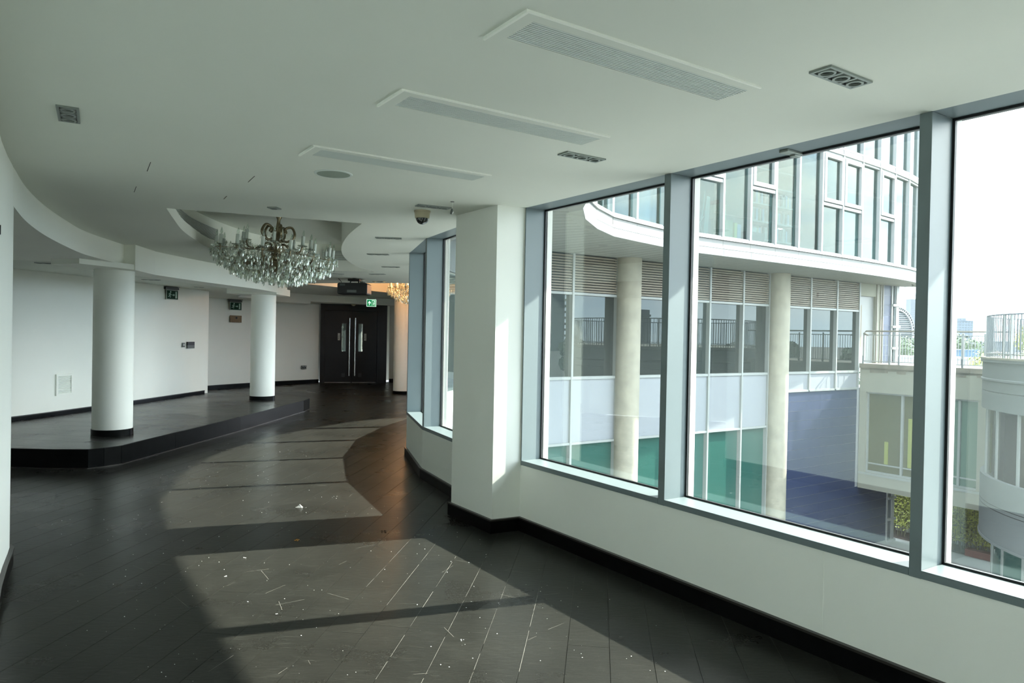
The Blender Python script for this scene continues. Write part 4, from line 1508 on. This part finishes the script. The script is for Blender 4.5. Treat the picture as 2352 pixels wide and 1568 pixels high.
d = 0.0
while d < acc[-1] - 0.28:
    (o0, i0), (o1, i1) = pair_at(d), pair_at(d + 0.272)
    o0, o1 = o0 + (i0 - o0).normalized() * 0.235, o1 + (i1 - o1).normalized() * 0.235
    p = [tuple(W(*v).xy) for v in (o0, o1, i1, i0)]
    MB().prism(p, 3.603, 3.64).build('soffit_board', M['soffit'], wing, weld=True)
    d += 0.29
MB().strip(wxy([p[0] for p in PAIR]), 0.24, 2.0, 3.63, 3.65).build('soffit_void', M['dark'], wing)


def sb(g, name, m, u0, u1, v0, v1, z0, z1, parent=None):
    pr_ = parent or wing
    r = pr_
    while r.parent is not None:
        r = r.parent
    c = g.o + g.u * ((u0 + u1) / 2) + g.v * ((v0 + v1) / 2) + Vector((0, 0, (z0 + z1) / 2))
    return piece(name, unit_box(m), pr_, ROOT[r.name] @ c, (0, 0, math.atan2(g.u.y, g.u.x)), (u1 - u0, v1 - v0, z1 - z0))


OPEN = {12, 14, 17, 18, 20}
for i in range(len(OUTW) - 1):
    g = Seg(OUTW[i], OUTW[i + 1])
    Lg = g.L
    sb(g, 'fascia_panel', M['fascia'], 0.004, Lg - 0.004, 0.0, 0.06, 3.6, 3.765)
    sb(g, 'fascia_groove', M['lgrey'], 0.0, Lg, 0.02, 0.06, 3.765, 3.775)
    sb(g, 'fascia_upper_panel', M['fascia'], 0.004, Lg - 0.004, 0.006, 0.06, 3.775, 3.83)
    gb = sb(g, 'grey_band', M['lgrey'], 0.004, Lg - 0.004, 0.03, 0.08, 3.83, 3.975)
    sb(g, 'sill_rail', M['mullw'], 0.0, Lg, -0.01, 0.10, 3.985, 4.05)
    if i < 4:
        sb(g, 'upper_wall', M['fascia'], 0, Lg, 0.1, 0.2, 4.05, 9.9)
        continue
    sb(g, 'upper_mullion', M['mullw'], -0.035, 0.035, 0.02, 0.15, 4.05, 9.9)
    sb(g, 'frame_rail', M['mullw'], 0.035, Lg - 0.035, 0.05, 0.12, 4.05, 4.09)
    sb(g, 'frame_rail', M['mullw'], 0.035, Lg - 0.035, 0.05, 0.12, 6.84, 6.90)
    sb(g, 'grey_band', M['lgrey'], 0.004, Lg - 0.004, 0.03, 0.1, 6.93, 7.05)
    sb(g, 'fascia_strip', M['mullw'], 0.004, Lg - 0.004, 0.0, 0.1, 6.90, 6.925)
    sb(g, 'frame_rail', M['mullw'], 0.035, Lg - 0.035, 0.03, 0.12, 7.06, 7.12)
    sb(g, 'window_pane', M['upgl'], 0.035, Lg - 0.035, 0.12, 0.13, 7.12, 9.9)
    if i in OPEN:
        sb(g, 'frame_rail', M['mullw'], 0.035, Lg - 0.035, 0.04, 0.12, 5.38, 5.46)
        sb(g, 'window_pane', M['upgl'], 0.035, Lg - 0.035, 0.12, 0.13, 4.09, 5.38)
        k = MB()
        for u0, u1, z0, z1 in ((0.05, 0.15, 5.48, 6.82), (Lg - 0.15, Lg - 0.05, 5.48, 6.82), (0.15, Lg - 0.15, 5.48, 5.58), (0.15, Lg - 0.15, 6.72, 6.82)):
            g.box(k, u0, u1, 0.0, 0.10, z0, z1)
        k.build('opening_light', M['mullw'], wing)
        sb(g, 'window_pane', M['upgl'], 0.15, Lg - 0.15, 0.08, 0.09, 5.58, 6.72)
    else:
        sb(g, 'window_pane', M['upgl'], 0.035, Lg - 0.035, 0.12, 0.13, 4.09, 6.84)
MB().prism(inn[4:] + wxy([(-13.5, 23.3), (-13.5, 5), (-6, 0.8)]), 6.92, 7.06).build('upper_floor_slab', M['roomw'], wing)
MB().prism(slabp[3:] + wxy([(-13.5, 23.3), (-13.5, 5), (-6, 0.8)]), 9.9, 10.3).build('roof', M['fascia'], wing)
# office rooms behind the glass
bwk = MB().wbox(-10.6, -10.5, 6, 11.0, 3.96, 6.92)
bwk.wbox(-9.3, -9.2, 10.6, 11.9, 3.96, 6.92)
bwk.build('tan_wall', M['roombr'], wing)
k = MB()
for t0, t1 in ((11.9, 16.6), (17.4, 19.2), (20.0, 23.0)):
    k.wbox(-11.6, -11.45, t0, t1, 3.96, 6.92)
k.wbox(-11.6, -11.45, 16.6, 20.0, 3.96, 4.9)
k.wbox(-11.6, -11.45, 16.6, 20.0, 6.3, 6.92)
k.wbox(-11.6, -6.98, 11.86, 11.94, 3.96, 6.92)
k.wbox(-11.6, -8.5, 23.0, 23.15, 3.96, 6.92)
k.wbox(-11.6, -8.5, 23.0, 23.15, 7.06, 9.9)
k.wbox(-11.6, -11.45, 5.0, 23.0, 7.06, 9.9)
k.wbox(-9.4, -9.3, 19.5, 23.0, 3.96, 6.92)
k.build('white_wall', M['roomw'], wing)
k = MB()
for z in (4.4, 4.9, 5.4, 5.9, 6.4):
    k.wbox(-8.4, -8.05, 13.0, 15.2, z, z + 0.04)
for tt in (13.0, 14.1, 15.2):
    k.wbox(-8.4, -8.05, tt - 0.02, tt + 0.02, 3.96, 6.45)
shelf = thing('bookcase', 'white office bookcase seen through the upper storey glass', 'bookcase', tuple(W(-8.2, 14.1, 3.96)))
k.build('frame', M['roomw'], shelf)
cols = ['blu', 'red', 'navy', 'roomw', 'chair', 'blu', 'card']
bi = 0
for z in (4.44, 4.94, 5.44):
    tt = 13.06
    while tt < 15.05:
        w_ = random.uniform(0.05, 0.09)
        if abs(tt + w_ / 2 - 14.1) > 0.08:
            o = MB().wbox(-8.38, -8.10, tt, tt + w_ - 0.005, z, z + random.uniform(0.30, 0.38)).build('file', M[cols[bi % 7]])
            tag(o, 'upright office file on the bookcase behind the upper storey glass', 'file', 'files on the office bookcase')
            bi += 1
        tt += w_ * (1 if random.random() < 0.8 else 2)

oc = thing('office_chair', 'dark teal high-backed office chair behind the upper glass', 'chair', tuple(W(-7.45, 9.78, 3.96)), A0)
MB().box(-0.28, 0.28, -0.27, 0.27, 0.42, 0.54).build('seat', M['chair'], oc, bevel=0.04, local=True)
b = MB()
b.plate([(-0.27, 0.55), (0.27, 0.55), (0.30, 0.85), (0.27, 1.12), (0.20, 1.22), (-0.20, 1.22), (-0.27, 1.12), (-0.30, 0.85)], (-0.30, 0, 0), (0, 1, 0), (0, 0, 1), (1, 0, 0), 0.12)
b.build('backrest', M['chair'], oc, bevel=0.03, local=True)
hb = MB()
hb.plate([(-0.22, 1.24), (0.22, 1.24), (0.24, 1.34), (0.20, 1.44), (-0.20, 1.44), (-0.24, 1.34)], (-0.30, 0, 0), (0, 1, 0), (0, 0, 1), (1, 0, 0), 0.10)
hb.build('headrest', M['chair'], oc, bevel=0.03, local=True)
MB().tube([(0, 0, 0.08), (0, 0, 0.45)], 0.03, 10).build('post', M['navy'], oc, local=True)
for q in range(5):
    a = q * 2 * PI / 5
    MB().tube([(0, 0, 0.1), (0.3 * math.cos(a), 0.3 * math.sin(a), 0.03)], 0.02, 6).build('leg', M['navy'], oc, local=True)
rk = thing('folded_rack', 'white folded rack leaning beside the dark office chair', 'rack', tuple(W(-7.15, 10.28, 3.96)), A0)
MB().plate([(-0.06, 0.05), (0.10, 0.05), (0.16, 0.9), (0.17, 1.1), (0.05, 1.12), (0.0, 0.8)], (0, 0, 0), (0, 1, 0), (0, 0, 1), (1, 0, 0), 0.06).build('panel', M['fascia'], rk, bevel=0.01, local=True)
MB().tube([(0.03, -0.12, 0.5), (0.03, -0.05, 0.85), (0.03, 0.0, 1.25)], 0.025, 8).build('strut', M['fascia'], rk, local=True)
MB().tube([(0.03, 0.02, 0.0), (0.03, -0.16, 0.45), (0.03, -0.02, 0.62)], 0.012, 6).build('cable', M['fascia'], rk, local=True)


def office_box(s, t, w, h, z, m, lab, cat='box', knobs=0):
    o = thing('office_box' if cat == 'box' else 'folder', lab, cat, tuple(W(s, t, z)), A0)
    MB().box(-0.15, 0.15, -w / 2, w / 2, 0, h).build('body', m, o, bevel=0.006, local=True)
    for i in range(knobs):
        MB().box(0.15, 0.165, -w / 2 + 0.06, -w / 2 + 0.16, h * (i + 0.6) / knobs - 0.02, h * (i + 0.6) / knobs).build('drawer_handle', M['navy'], o, local=True)
    if not knobs:
        MB().box(-0.152, 0.152, -w / 2 - 0.003, w / 2 + 0.003, h * 0.82, h).build('lid', m, o, local=True)


office_box(-7.12, 10.92, 0.50, 0.58, 3.97, M['card'], 'cream drawer unit with dark handles inside the upper window', knobs=3)
office_box(-7.14, 10.80, 0.26, 0.36, 4.555, M['card'], 'small cream box standing on the drawer unit', knobs=1)
office_box(-7.14, 10.78, 0.20, 0.10, 4.92, M['red'], 'muted red box topmost on the office drawer unit')
office_box(-7.08, 11.23, 0.10, 0.52, 3.97, M['yel'], 'lime green folder right of the cream drawer unit', 'folder')
office_box(-7.08, 11.36, 0.14, 0.50, 3.97, M['blu'], 'sky blue folder beside the lime folder', 'folder')
office_box(-7.22, 12.2, 0.70, 0.40, 3.97, M['navy'], 'dark navy box low behind the third upper window')
office_box(-7.25, 12.15, 0.24, 0.12, 4.375, M['roomw'], 'pale packet lying on the navy office box')

# ================================================================== BRIDGE BLOCK, TERRACE, DRUM
BT = 20.3
br = thing('bridge_block', 'cream rendered bridge building with yellow tinted windows and a terrace on top', 'building', tuple(W(-7, 22, -3.42)))


def bb(name, m, s0, s1, t0, t1, z0, z1):
    return wpiece(name, m, br, s0, s1, t0, t1, z0, z1)


wal = MB()
E1_, E2_, E3_, E4_ = -8.62, -6.55, -5.95, -5.15
wal.wbox(FS, -4.5, BT, BT + 0.3, -0.12, 0.69)
wal.wbox(FS, -4.5, BT, BT + 0.3, -3.42, -2.86)
for a, b in ((FS, E1_), (E2_, E3_), (E4_, -4.5)):
    wal.wbox(a, b, BT, BT + 0.3, -2.86, -0.12)
wal.build('wall', M['cream'], br)
MB().wbox(FS, -4.5, BT + 0.3, 23.2, -3.42, -3.1).build('underside', M['cream'], br)
MB().wbox(FS, -4.5, BT + 0.3, 23.2, 0.5, 0.69).build('roof', M['cream'], br)
MB().wbox(FS, -4.2, BT - 0.06, 23.6, 0.69, 0.84).build('terrace_slab', M['slab'], br)
st = MB()
for i in range(14):
    s_ = FS + 0.05 + i * 0.30
    st.wbox(s_, s_ + 0.30, BT - 0.012, BT + 0.01, 0.69 - random.uniform(0.05, 0.17), 0.69)
st.build('stain_band', M['slab'], br)
MB().wbox(FS + .1, -4.6, BT + 1.2, BT + 1.25, -3.1, 0.5).build('room_back', M['cream'], br)
for a, b, m, ms in ((E1_, E2_, M['bwin'], (-7.44,)), (E3_, E4_, M['gwin'], (-5.70,))):
    xs = [a] + list(ms) + [b]
    for p, q in zip(xs, xs[1:]):
        bb('window_pane', m, p + 0.03, q - 0.03, BT + 0.16, BT + 0.175, -2.83, -0.15)
    for p in xs:
        bb('window_post', M['mull'], p - 0.035, p + 0.035, BT + 0.08, BT + 0.2, -2.86, -0.12)
    bb('window_rail', M['mull'], a, b, BT + 0.08, BT + 0.2, -2.86, -2.79)
    bb('window_rail', M['mull'], a, b, BT + 0.08, BT + 0.2, -0.17, -0.12)
    bb('window_rail', M['mull'], a, b, BT + 0.10, BT + 0.2, -2.56, -2.52)
bb('yellow_blind', M['yel'], -8.02, -7.90, BT + 0.12, BT + 0.15, -2.5, -1.75)
bb('yellow_blind', M['yel'], -7.25, -7.13, BT + 0.12, BT + 0.15, -2.5, -0.9)
bb('sill_strip', M['mull'], FS, -4.5, BT - 0.03, BT, -2.93, -2.86)

tr = thing('terrace_railing', 'pale metal terrace railing with a warm handrail on the cream bridge', 'railing', tuple(W(-7, BT, 0.84)))
k = MB()
k.tube([W(-8.62, BT + 0.05, 1.80), W(-8.77, BT + 0.05, 1.88), W(-8.70, BT + 0.05, 1.95), W(-8.4, BT + 0.05, 1.95), W(-4.3, BT + 0.05, 1.95)], 0.028, 8)
k.build('handrail', M['rail'], tr)
MB().tube([W(-8.77, BT + 0.05, 1.82), W(-4.9, BT + 0.05, 1.82)], 0.015, 6).build('top_rail', M['pipe'], tr)
MB().tube([W(-8.77, BT + 0.05, 0.93), W(-4.9, BT + 0.05, 0.93)], 0.015, 6).build('bottom_rail', M['pipe'], tr)
um = unit_box(M['pipe'])
inv = ROOT[tr.name]
for s_ in (-8.77, -7.87, -7.56, -6.60, -5.63, -5.02):
    piece('post', um, tr, inv @ W(s_, BT + 0.05, 1.35), (0, 0, A0), (0.05, 0.03, 1.08))
    piece('post_bracket', unit_box(M['hazed']), tr, inv @ W(s_, BT + 0.02, 0.98), (0, 0, A0), (0.03, 0.05, 0.26))
s_ = -8.68
while s_ < -4.95:
    piece('bar', um, tr, inv @ W(s_, BT + 0.05, 1.375), (0, 0, A0), (0.013, 0.013, 0.9))
    s_ += 0.094

DC, DR = (-0.25, 19.6), 4.17
dctr = W(*DC, 0)
drm = thing('drum_building', 'grey curved drum shaped building with window band right of the cream bridge', 'building', (dctr.x, dctr.y, GZ))


def drum_ang(px, rad, py=900):
    d_ = ray(px, py)
    u = Vector((d_.x, d_.y)).normalized()
    c = Vector((dctr.x, dctr.y))
    bq = u.dot(c)
    disc = bq * bq - c.length_squared + rad * rad
    k_ = bq - math.sqrt(max(disc, 0))
    p = u * k_ - c
    return math.atan2(p.y, p.x)


def dl(name, prof, m, n_=72):
    return MB().lathe([(r, z - GZ) for r, z in prof], n_).build(name, m, drm, smooth=30, local=True)


dl('wall', [(DR - .2, -3.42), (DR + 0.02, -3.42), (DR + 0.02, -3.36), (DR, -3.36), (DR, -1.80), (DR - .15, -1.80)], M['drum'])
dl('upper_wall', [(DR - .15, -0.08), (DR, -0.08), (DR, 0.36), (DR - .02, 0.37), (DR - .02, 0.385), (DR, 0.395), (DR, 0.64), (DR + .03, 0.66), (DR + .03, 0.70), (DR, 0.72), (DR, 1.12), (DR + .04, 1.13), (DR + .04, 1.20), (DR - .3, 1.20)], M['drum'])
dl('coping', [(DR - .3, 1.20), (DR + .05, 1.20), (DR + .05, 1.25), (DR - .3, 1.25)], M['concrete'])
dl('terrace_floor', [(0.0, 1.1), (DR - .25, 1.1)], M['concrete'])
dl('joint_band', [(DR, -2.56), (DR + .003, -2.56), (DR + .003, -2.545), (DR, -2.545)], M['dark'])
dl('joint_band', [(DR, -2.46), (DR + .003, -2.46), (DR + .003, -2.445), (DR, -2.445)], M['dark'])
dl('core', [(DR - 0.35, GZ), (DR - 0.35, 1.05)], M['dark'])
base = drum_ang(2282, DR)
stepa = drum_ang(2333, DR) - base
angs = [base + i * stepa for i in range(-2, 12)]
me_p = MB().box(-0.02, 0.06, -0.035, 0.035, 0, 1.72).mesh('window_post', M['mull'])
me_l = MB().box(-0.02, 0.06, -0.04, 0.04, 0, 2.2).mesh('lower_post', M['mull'])
for i, a in enumerate(angs):
    ca, sa = math.cos(a), math.sin(a)
    piece('window_post', me_p, drm, ((DR - .14) * ca, (DR - .14) * sa, -1.80 - GZ), (0, 0, a))
    piece('lower_post', me_l, drm, ((DR - .33) * ca, (DR - .33) * sa, 0), (0, 0, a))
    n_ = 6
    for nm, rr, z0, z1, m in (('window_pane', DR - .12, -1.80, -0.08, M['brgl']), ('lower_pane', DR - .30, GZ, -3.42, M['ggl'])):
        vs = []
        for q in range(n_ + 1):
            b = a + 0.01 * (1 if stepa > 0 else -1) + (stepa * 0.98) * q / n_
            vs += [(rr * math.cos(b), rr * math.sin(b), z0 - GZ), (rr * math.cos(b), rr * math.sin(b), z1 - GZ)]
        MB().add(vs, [(2 * q, 2 * q + 2, 2 * q + 3, 2 * q + 1) for q in range(n_)]).build(nm, m, drm, local=True)
drr = thing('parapet_railing', 'taller barred railing on top of the curved drum parapet', 'railing', (dctr.x, dctr.y, 1.25))
ra = DR - 0.08
MB().tube([(ra * math.cos(a), ra * math.sin(a), 1.08) for a in [k * 2 * PI / 72 for k in range(73)]], 0.02, 6, cap=False).build('top_rail', M['haze2'], drr, local=True)
MB().tube([(ra * math.cos(a), ra * math.sin(a), 0.10) for a in [k * 2 * PI / 72 for k in range(73)]], 0.014, 6, cap=False).build('bottom_rail', M['pipe'], drr, local=True)
for k_ in range(210):
    a = 2 * PI * k_ / 210
    piece('bar', unit_box(M['hazed']), drr, (ra * math.cos(a), ra * math.sin(a), 0.54), (0, 0, a), (0.018, 0.018, 1.08))
for px in (2303, 2320, 2264):
    a = drum_ang(px, ra)
    piece('post', um, drr, (ra * math.cos(a), ra * math.sin(a), 0.54), (0, 0, a), (0.05, 0.05, 1.08))

# ================================================================== COURTYARD GROUND, HEDGE
struct(MB().prism([(-900, -200), (900, -200), (900, 1800), (-900, 1800)], GZ - 1.2, GZ - 0.6).build('floor_outside', M['ground']))
struct(MB().wbox(-13, 14, 3.0, 23.1, GZ - 0.6, GZ).build('floor_courtyard', M['pave']))
pb = thing('planting_bed', 'brown soil bed in front of the pale corrugated fence', 'plant bed', tuple(W(-7.5, 23.5, GZ - 0.6)))
MB().wbox(-13, 6, 23.1, 24.0, GZ - 0.6, GZ + 0.06).build('soil', M['soil'], pb)
MB().wbox(-6.6, -5.4, 23.05, 23.35, GZ, GZ + 0.22).build('edging', M['red'], pb)
fe = thing('corrugated_fence', 'pale corrugated fence behind the bamboo under the bridge', 'fence', tuple(W(-8, 24.2, GZ - 0.6)))
zig = []
for i in range(150):
    zig.append((-13 + i * 0.09, 24.1 + (0.05 if i % 2 else 0.0)))
MB().strip(wxy(zig), 0, 0.02, GZ - 0.6, -2.6).build('sheet', M['fence'], fe)


def bamboo(s0, s1, n_, lab, h0, h1):
    r = thing('bamboo', lab, 'shrub', tuple(W((s0 + s1) / 2, 23.5, GZ + 0.05)))
    st_ = MB()
    lv = MB()
    for i in range(n_):
        s = random.uniform(s0, s1)
        t = random.uniform(23.25, 23.9)
        h = random.uniform(h0, h1)
        a, b = W(s, t, GZ), W(s + random.uniform(-.2, .2), t + random.uniform(-.15, .1), GZ + h)
        st_.tube([a, (a + b) / 2, b], [0.012, 0.010, 0.004], 5)
        for q in range(170):
            f_ = random.uniform(0.12, 1.0) ** 0.8
            p = a.lerp(b, f_) + Vector((random.gauss(0, .11), random.gauss(0, .11), random.gauss(0, .06)))
            d_ = Vector((random.gauss(0, 1), random.gauss(0, 1), random.gauss(-0.4, .6))).normalized() * random.uniform(0.07, 0.14)
            w_ = d_.orthogonal().normalized() * 0.021
            lv.add([p, p + d_ * .5 + w_, p + d_, p + d_ * .5 - w_], [(0, 1, 2, 3)])
    st_.build('stem', M['stem'], r)
    o = lv.build('leaves', M['leaf'], r, weld=False)
    o['kind'] = 'stuff'


bamboo(-10.2, -9.25, 34, 'yellow green bamboo clump against the fence, next to the blue cladding', 2.2, 2.9)
bamboo(-9.1, -8.2, 26, 'duller bamboo clump beside the window post, under the cream bridge', 1.9, 2.7)
bamboo(-7.2, -6.5, 20, 'bamboo clump seen left in the right-hand window under the bridge', 1.8, 2.5)
bamboo(-6.4, -5.5, 34, 'taller bamboo clump against the fence close to the drum building', 2.0, 2.8)


# ================================================================== SKYLINE
def far_pts(px0, px1, py_top, py_bot, y):
    a, b = at_y(px0, py_bot, y), at_y(px1, py_bot, y)
    zt = at_y((px0 + px1) / 2, py_top, y).z
    return a, b, zt


def tree(loc, rx, rz_, n_, m, lab, group, size, trunk=True):
    r = thing('tree', lab, 'tree', loc, 0, group)
    lv = MB()
    blobs = [(Vector((random.gauss(0, .45) * rx, random.gauss(0, .45) * rx, rz_ * random.uniform(0.35, 0.95))), random.uniform(.35, .6) * rx) for _ in range(9)]
    for i in range(n_):
        c, rr = random.choice(blobs)
        d_ = Vector((random.gauss(0, 1), random.gauss(0, 1), random.gauss(0, 1))).normalized()
        p = c + d_ * rr * random.uniform(0.6, 1.0)
        e1 = d_.orthogonal().normalized() * size
        e2 = (d_ * random.uniform(-.6, .6) + d_.cross(e1).normalized()).normalized() * size * .8
        lv.add([p - e1, p - e2, p + e1, p + e2], [(0, 1, 2, 3)])
    o = lv.build('crown', m, r, local=True, weld=False)
    o['kind'] = 'stuff'
    if trunk:
        tk = MB().tube([(0, 0, 0), (0.05 * rx, 0, rz_ * .5)], [0.06 * rx, 0.03 * rx], 7)
        for c, rr in blobs[:5]:
            tk.tube([(0.02 * rx, 0, rz_ * .3), c * 0.9], 0.018 * rx, 5)
        tk.build('trunk', M['stem'], r, local=True)
    return r


GR = GZ - 0.6
p = at_y(2330, 830, 31)
tree((p.x, p.y, GR), 2.0, 8.6, 11000, M['leaf'], 'bright yellow green tree behind the drum railing at the right edge', None, 0.065)
p = at_y(2262, 845, 36)
tree((p.x, p.y, GR), 1.2, 7.2, 4000, M['leaf'], 'low yellow green shrub crown behind the terrace railing', None, 0.06)


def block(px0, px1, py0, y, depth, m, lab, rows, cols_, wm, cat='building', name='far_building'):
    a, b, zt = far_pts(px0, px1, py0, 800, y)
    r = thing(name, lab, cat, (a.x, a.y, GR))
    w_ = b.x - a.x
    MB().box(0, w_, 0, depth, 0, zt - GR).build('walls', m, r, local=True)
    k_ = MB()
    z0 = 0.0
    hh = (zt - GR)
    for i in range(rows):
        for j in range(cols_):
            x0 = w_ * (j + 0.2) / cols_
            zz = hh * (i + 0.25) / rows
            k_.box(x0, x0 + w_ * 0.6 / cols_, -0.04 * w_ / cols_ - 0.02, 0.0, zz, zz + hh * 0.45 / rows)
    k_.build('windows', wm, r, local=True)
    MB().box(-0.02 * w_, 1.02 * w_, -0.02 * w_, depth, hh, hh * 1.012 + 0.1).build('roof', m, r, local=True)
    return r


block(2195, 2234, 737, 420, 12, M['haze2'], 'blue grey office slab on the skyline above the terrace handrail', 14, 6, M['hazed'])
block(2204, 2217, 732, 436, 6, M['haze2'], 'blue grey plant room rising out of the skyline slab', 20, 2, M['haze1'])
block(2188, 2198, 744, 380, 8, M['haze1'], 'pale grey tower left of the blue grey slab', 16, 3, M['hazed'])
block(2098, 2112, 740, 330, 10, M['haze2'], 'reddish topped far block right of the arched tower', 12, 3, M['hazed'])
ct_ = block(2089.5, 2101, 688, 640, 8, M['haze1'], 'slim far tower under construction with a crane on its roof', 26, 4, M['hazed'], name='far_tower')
cr_ = thing('tower_crane', 'small crane on the roof of the slim far tower', 'crane', tuple(at_y(2097, 688, 642)))
c0 = Vector((0, 0, 0))
s_ = 642 / F_PX
MB().tube([c0, c0 + Vector((0.5 * s_, 0, 11 * s_))], 0.5 * s_, 5).build('mast', M['hazed'], cr_, local=True)
MB().tube([c0 + Vector((-3 * s_, 0, 10 * s_)), c0 + Vector((5 * s_, 0, 9.6 * s_))], 0.6 * s_, 5).build('counter_jib', M['hazed'], cr_, local=True)
MB().tube([c0 + Vector((0, 0, 10 * s_)), c0 + Vector((3.5 * s_, 0, 22 * s_))], 0.35 * s_, 5).build('jib', M['hazed'], cr_, local=True)
MB().tube([c0 + Vector((0, 0, 11 * s_)), c0 + Vector((-4 * s_, 0, 27 * s_))], 0.25 * s_, 5).build('stay', M['haze1'], cr_, local=True)

# arched glass tower
Y_ = 300.0
s_ = Y_ / F_PX
ac = at_y(2056, 768, Y_)
ar = thing('arched_tower', 'glass tower with a white latticed arch on the skyline', 'building', (ac.x, ac.y, GR))
zc = ac.z - GR
R_ = 43 * s_
H_ = 64 * s_
ell = lambda f, a: (f * R_ * math.cos(a), zc + f * H_ * math.sin(a))
A_ = [k_ * (PI / 2 + 0.35) / 18 for k_ in range(19)]
pts = [ell(0.86, a) for a in A_] + [(-0.35 * R_, 0), (0.86 * R_, 0)]
MB().plate([(x, z) for x, z in pts], (0, 0, 0), (1, 0, 0), (0, 0, 1), (0, 1, 0), 10).build('glass_body', M['hazed'], ar, local=True)
for k_ in range(13):
    zz = 4.5 * s_ * k_ + zc - 0.1 * H_
    xm = 0.86 * R_ * math.sqrt(max(0.0, 1 - min(1, max(0, (zz - zc)) / (0.86 * H_)) ** 2))
    if xm > 0.5:
        MB().box(-0.3 * R_, xm, -0.5, 0.0, zz, zz + 1.3 * s_).build('floor_band', M['hazew'], ar, local=True)
for f0, f1 in ((0.86, 0.90), (0.97, 1.0)):
    k2 = MB()
    for a, b in zip(A_, A_[1:]):
        q = [ell(f0, a), ell(f1, a), ell(f1, b), ell(f0, b)]
        k2.plate(q, (0, -1.2, 0), (1, 0, 0), (0, 0, 1), (0, 1, 0), 5)
    k2.build('arch_rib', M['hazew'], ar, local=True)
for a in A_:
    q = [ell(0.88, a - .02), ell(0.98, a - .02), ell(0.98, a + .02), ell(0.88, a + .02)]
    MB().plate(q, (0, -1.0, 0), (1, 0, 0), (0, 0, 1), (0, 1, 0), 4).build('arch_strut', M['hazew'], ar, local=True)
MB().box(0.86 * R_, 1.0 * R_, -1.0, 4, 0, zc).build('arch_leg', M['hazew'], ar, local=True)

# nearer low buildings and trees seen through the railing
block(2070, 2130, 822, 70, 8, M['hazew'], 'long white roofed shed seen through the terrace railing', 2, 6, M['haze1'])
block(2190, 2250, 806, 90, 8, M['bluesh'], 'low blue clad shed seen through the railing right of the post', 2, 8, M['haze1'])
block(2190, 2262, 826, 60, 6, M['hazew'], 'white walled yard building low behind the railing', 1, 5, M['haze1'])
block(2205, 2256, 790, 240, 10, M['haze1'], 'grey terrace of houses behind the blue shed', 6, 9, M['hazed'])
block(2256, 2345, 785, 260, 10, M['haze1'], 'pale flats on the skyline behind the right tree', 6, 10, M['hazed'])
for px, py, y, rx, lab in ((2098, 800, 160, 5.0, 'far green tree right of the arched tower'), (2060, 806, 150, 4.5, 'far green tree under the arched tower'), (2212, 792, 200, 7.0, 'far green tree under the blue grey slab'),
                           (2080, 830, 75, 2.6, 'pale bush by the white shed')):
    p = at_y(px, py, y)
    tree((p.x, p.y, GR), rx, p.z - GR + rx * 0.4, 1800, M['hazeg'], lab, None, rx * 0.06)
lp_ = thing('street_lamp', 'old lamp standard with a white globe on the right skyline', 'street lamp', (at_y(2343, 760, 60).x, 60, GR))
zt = at_y(2343, 733, 60).z - GR
s_ = 60 / F_PX
MB().tube([(0, 0, 0), (0, 0, zt - 6 * s_)], 0.05, 8).build('post', M['haze2'], lp_, local=True)
MB().lathe([(0.0, zt - 15 * s_), (5 * s_, zt - 13 * s_), (4.5 * s_, zt - 11 * s_), (2 * s_, zt - 9 * s_), (3 * s_, zt - 6 * s_), (1.2 * s_, zt - 3 * s_), (0.0, zt + 2 * s_)], 14).build('lantern', M['hazew'], lp_, smooth=50, local=True)

# towers and trees beyond the court that the mirror glass shows
for (s0, t0, w_, d_, h_, lab) in ((264, 275, 7, 7, 23, 'banded grey tower mirrored in the office windows'), (264, 214, 9, 8, 29, 'banded block mirrored in the first office window')):
    p = W(s0, t0, GR)
    r = thing('mirrored_tower', lab, 'building', tuple(p), A0)
    MB().box(0, w_, 0, d_, 0, h_).build('walls', M['haze1'], r, local=True)
    for i in range(int(h_ / 3)):
        MB().box(-0.5, w_ + .5, -0.5, d_ + .5, 3 * i + 1.2, 3 * i + 2.4).build('balcony_band', M['hazed'], r, local=True)
for i in range(16):
    p = W(46 + i * 6.6, 112 - i * 6.6, GR)
    tree(tuple(p), 3.0, random.uniform(6.2, 7.0), 350, M['leaf2'], 'tree of the dark row mirrored in the office windows', 'trees mirrored in the office glass', 0.8)
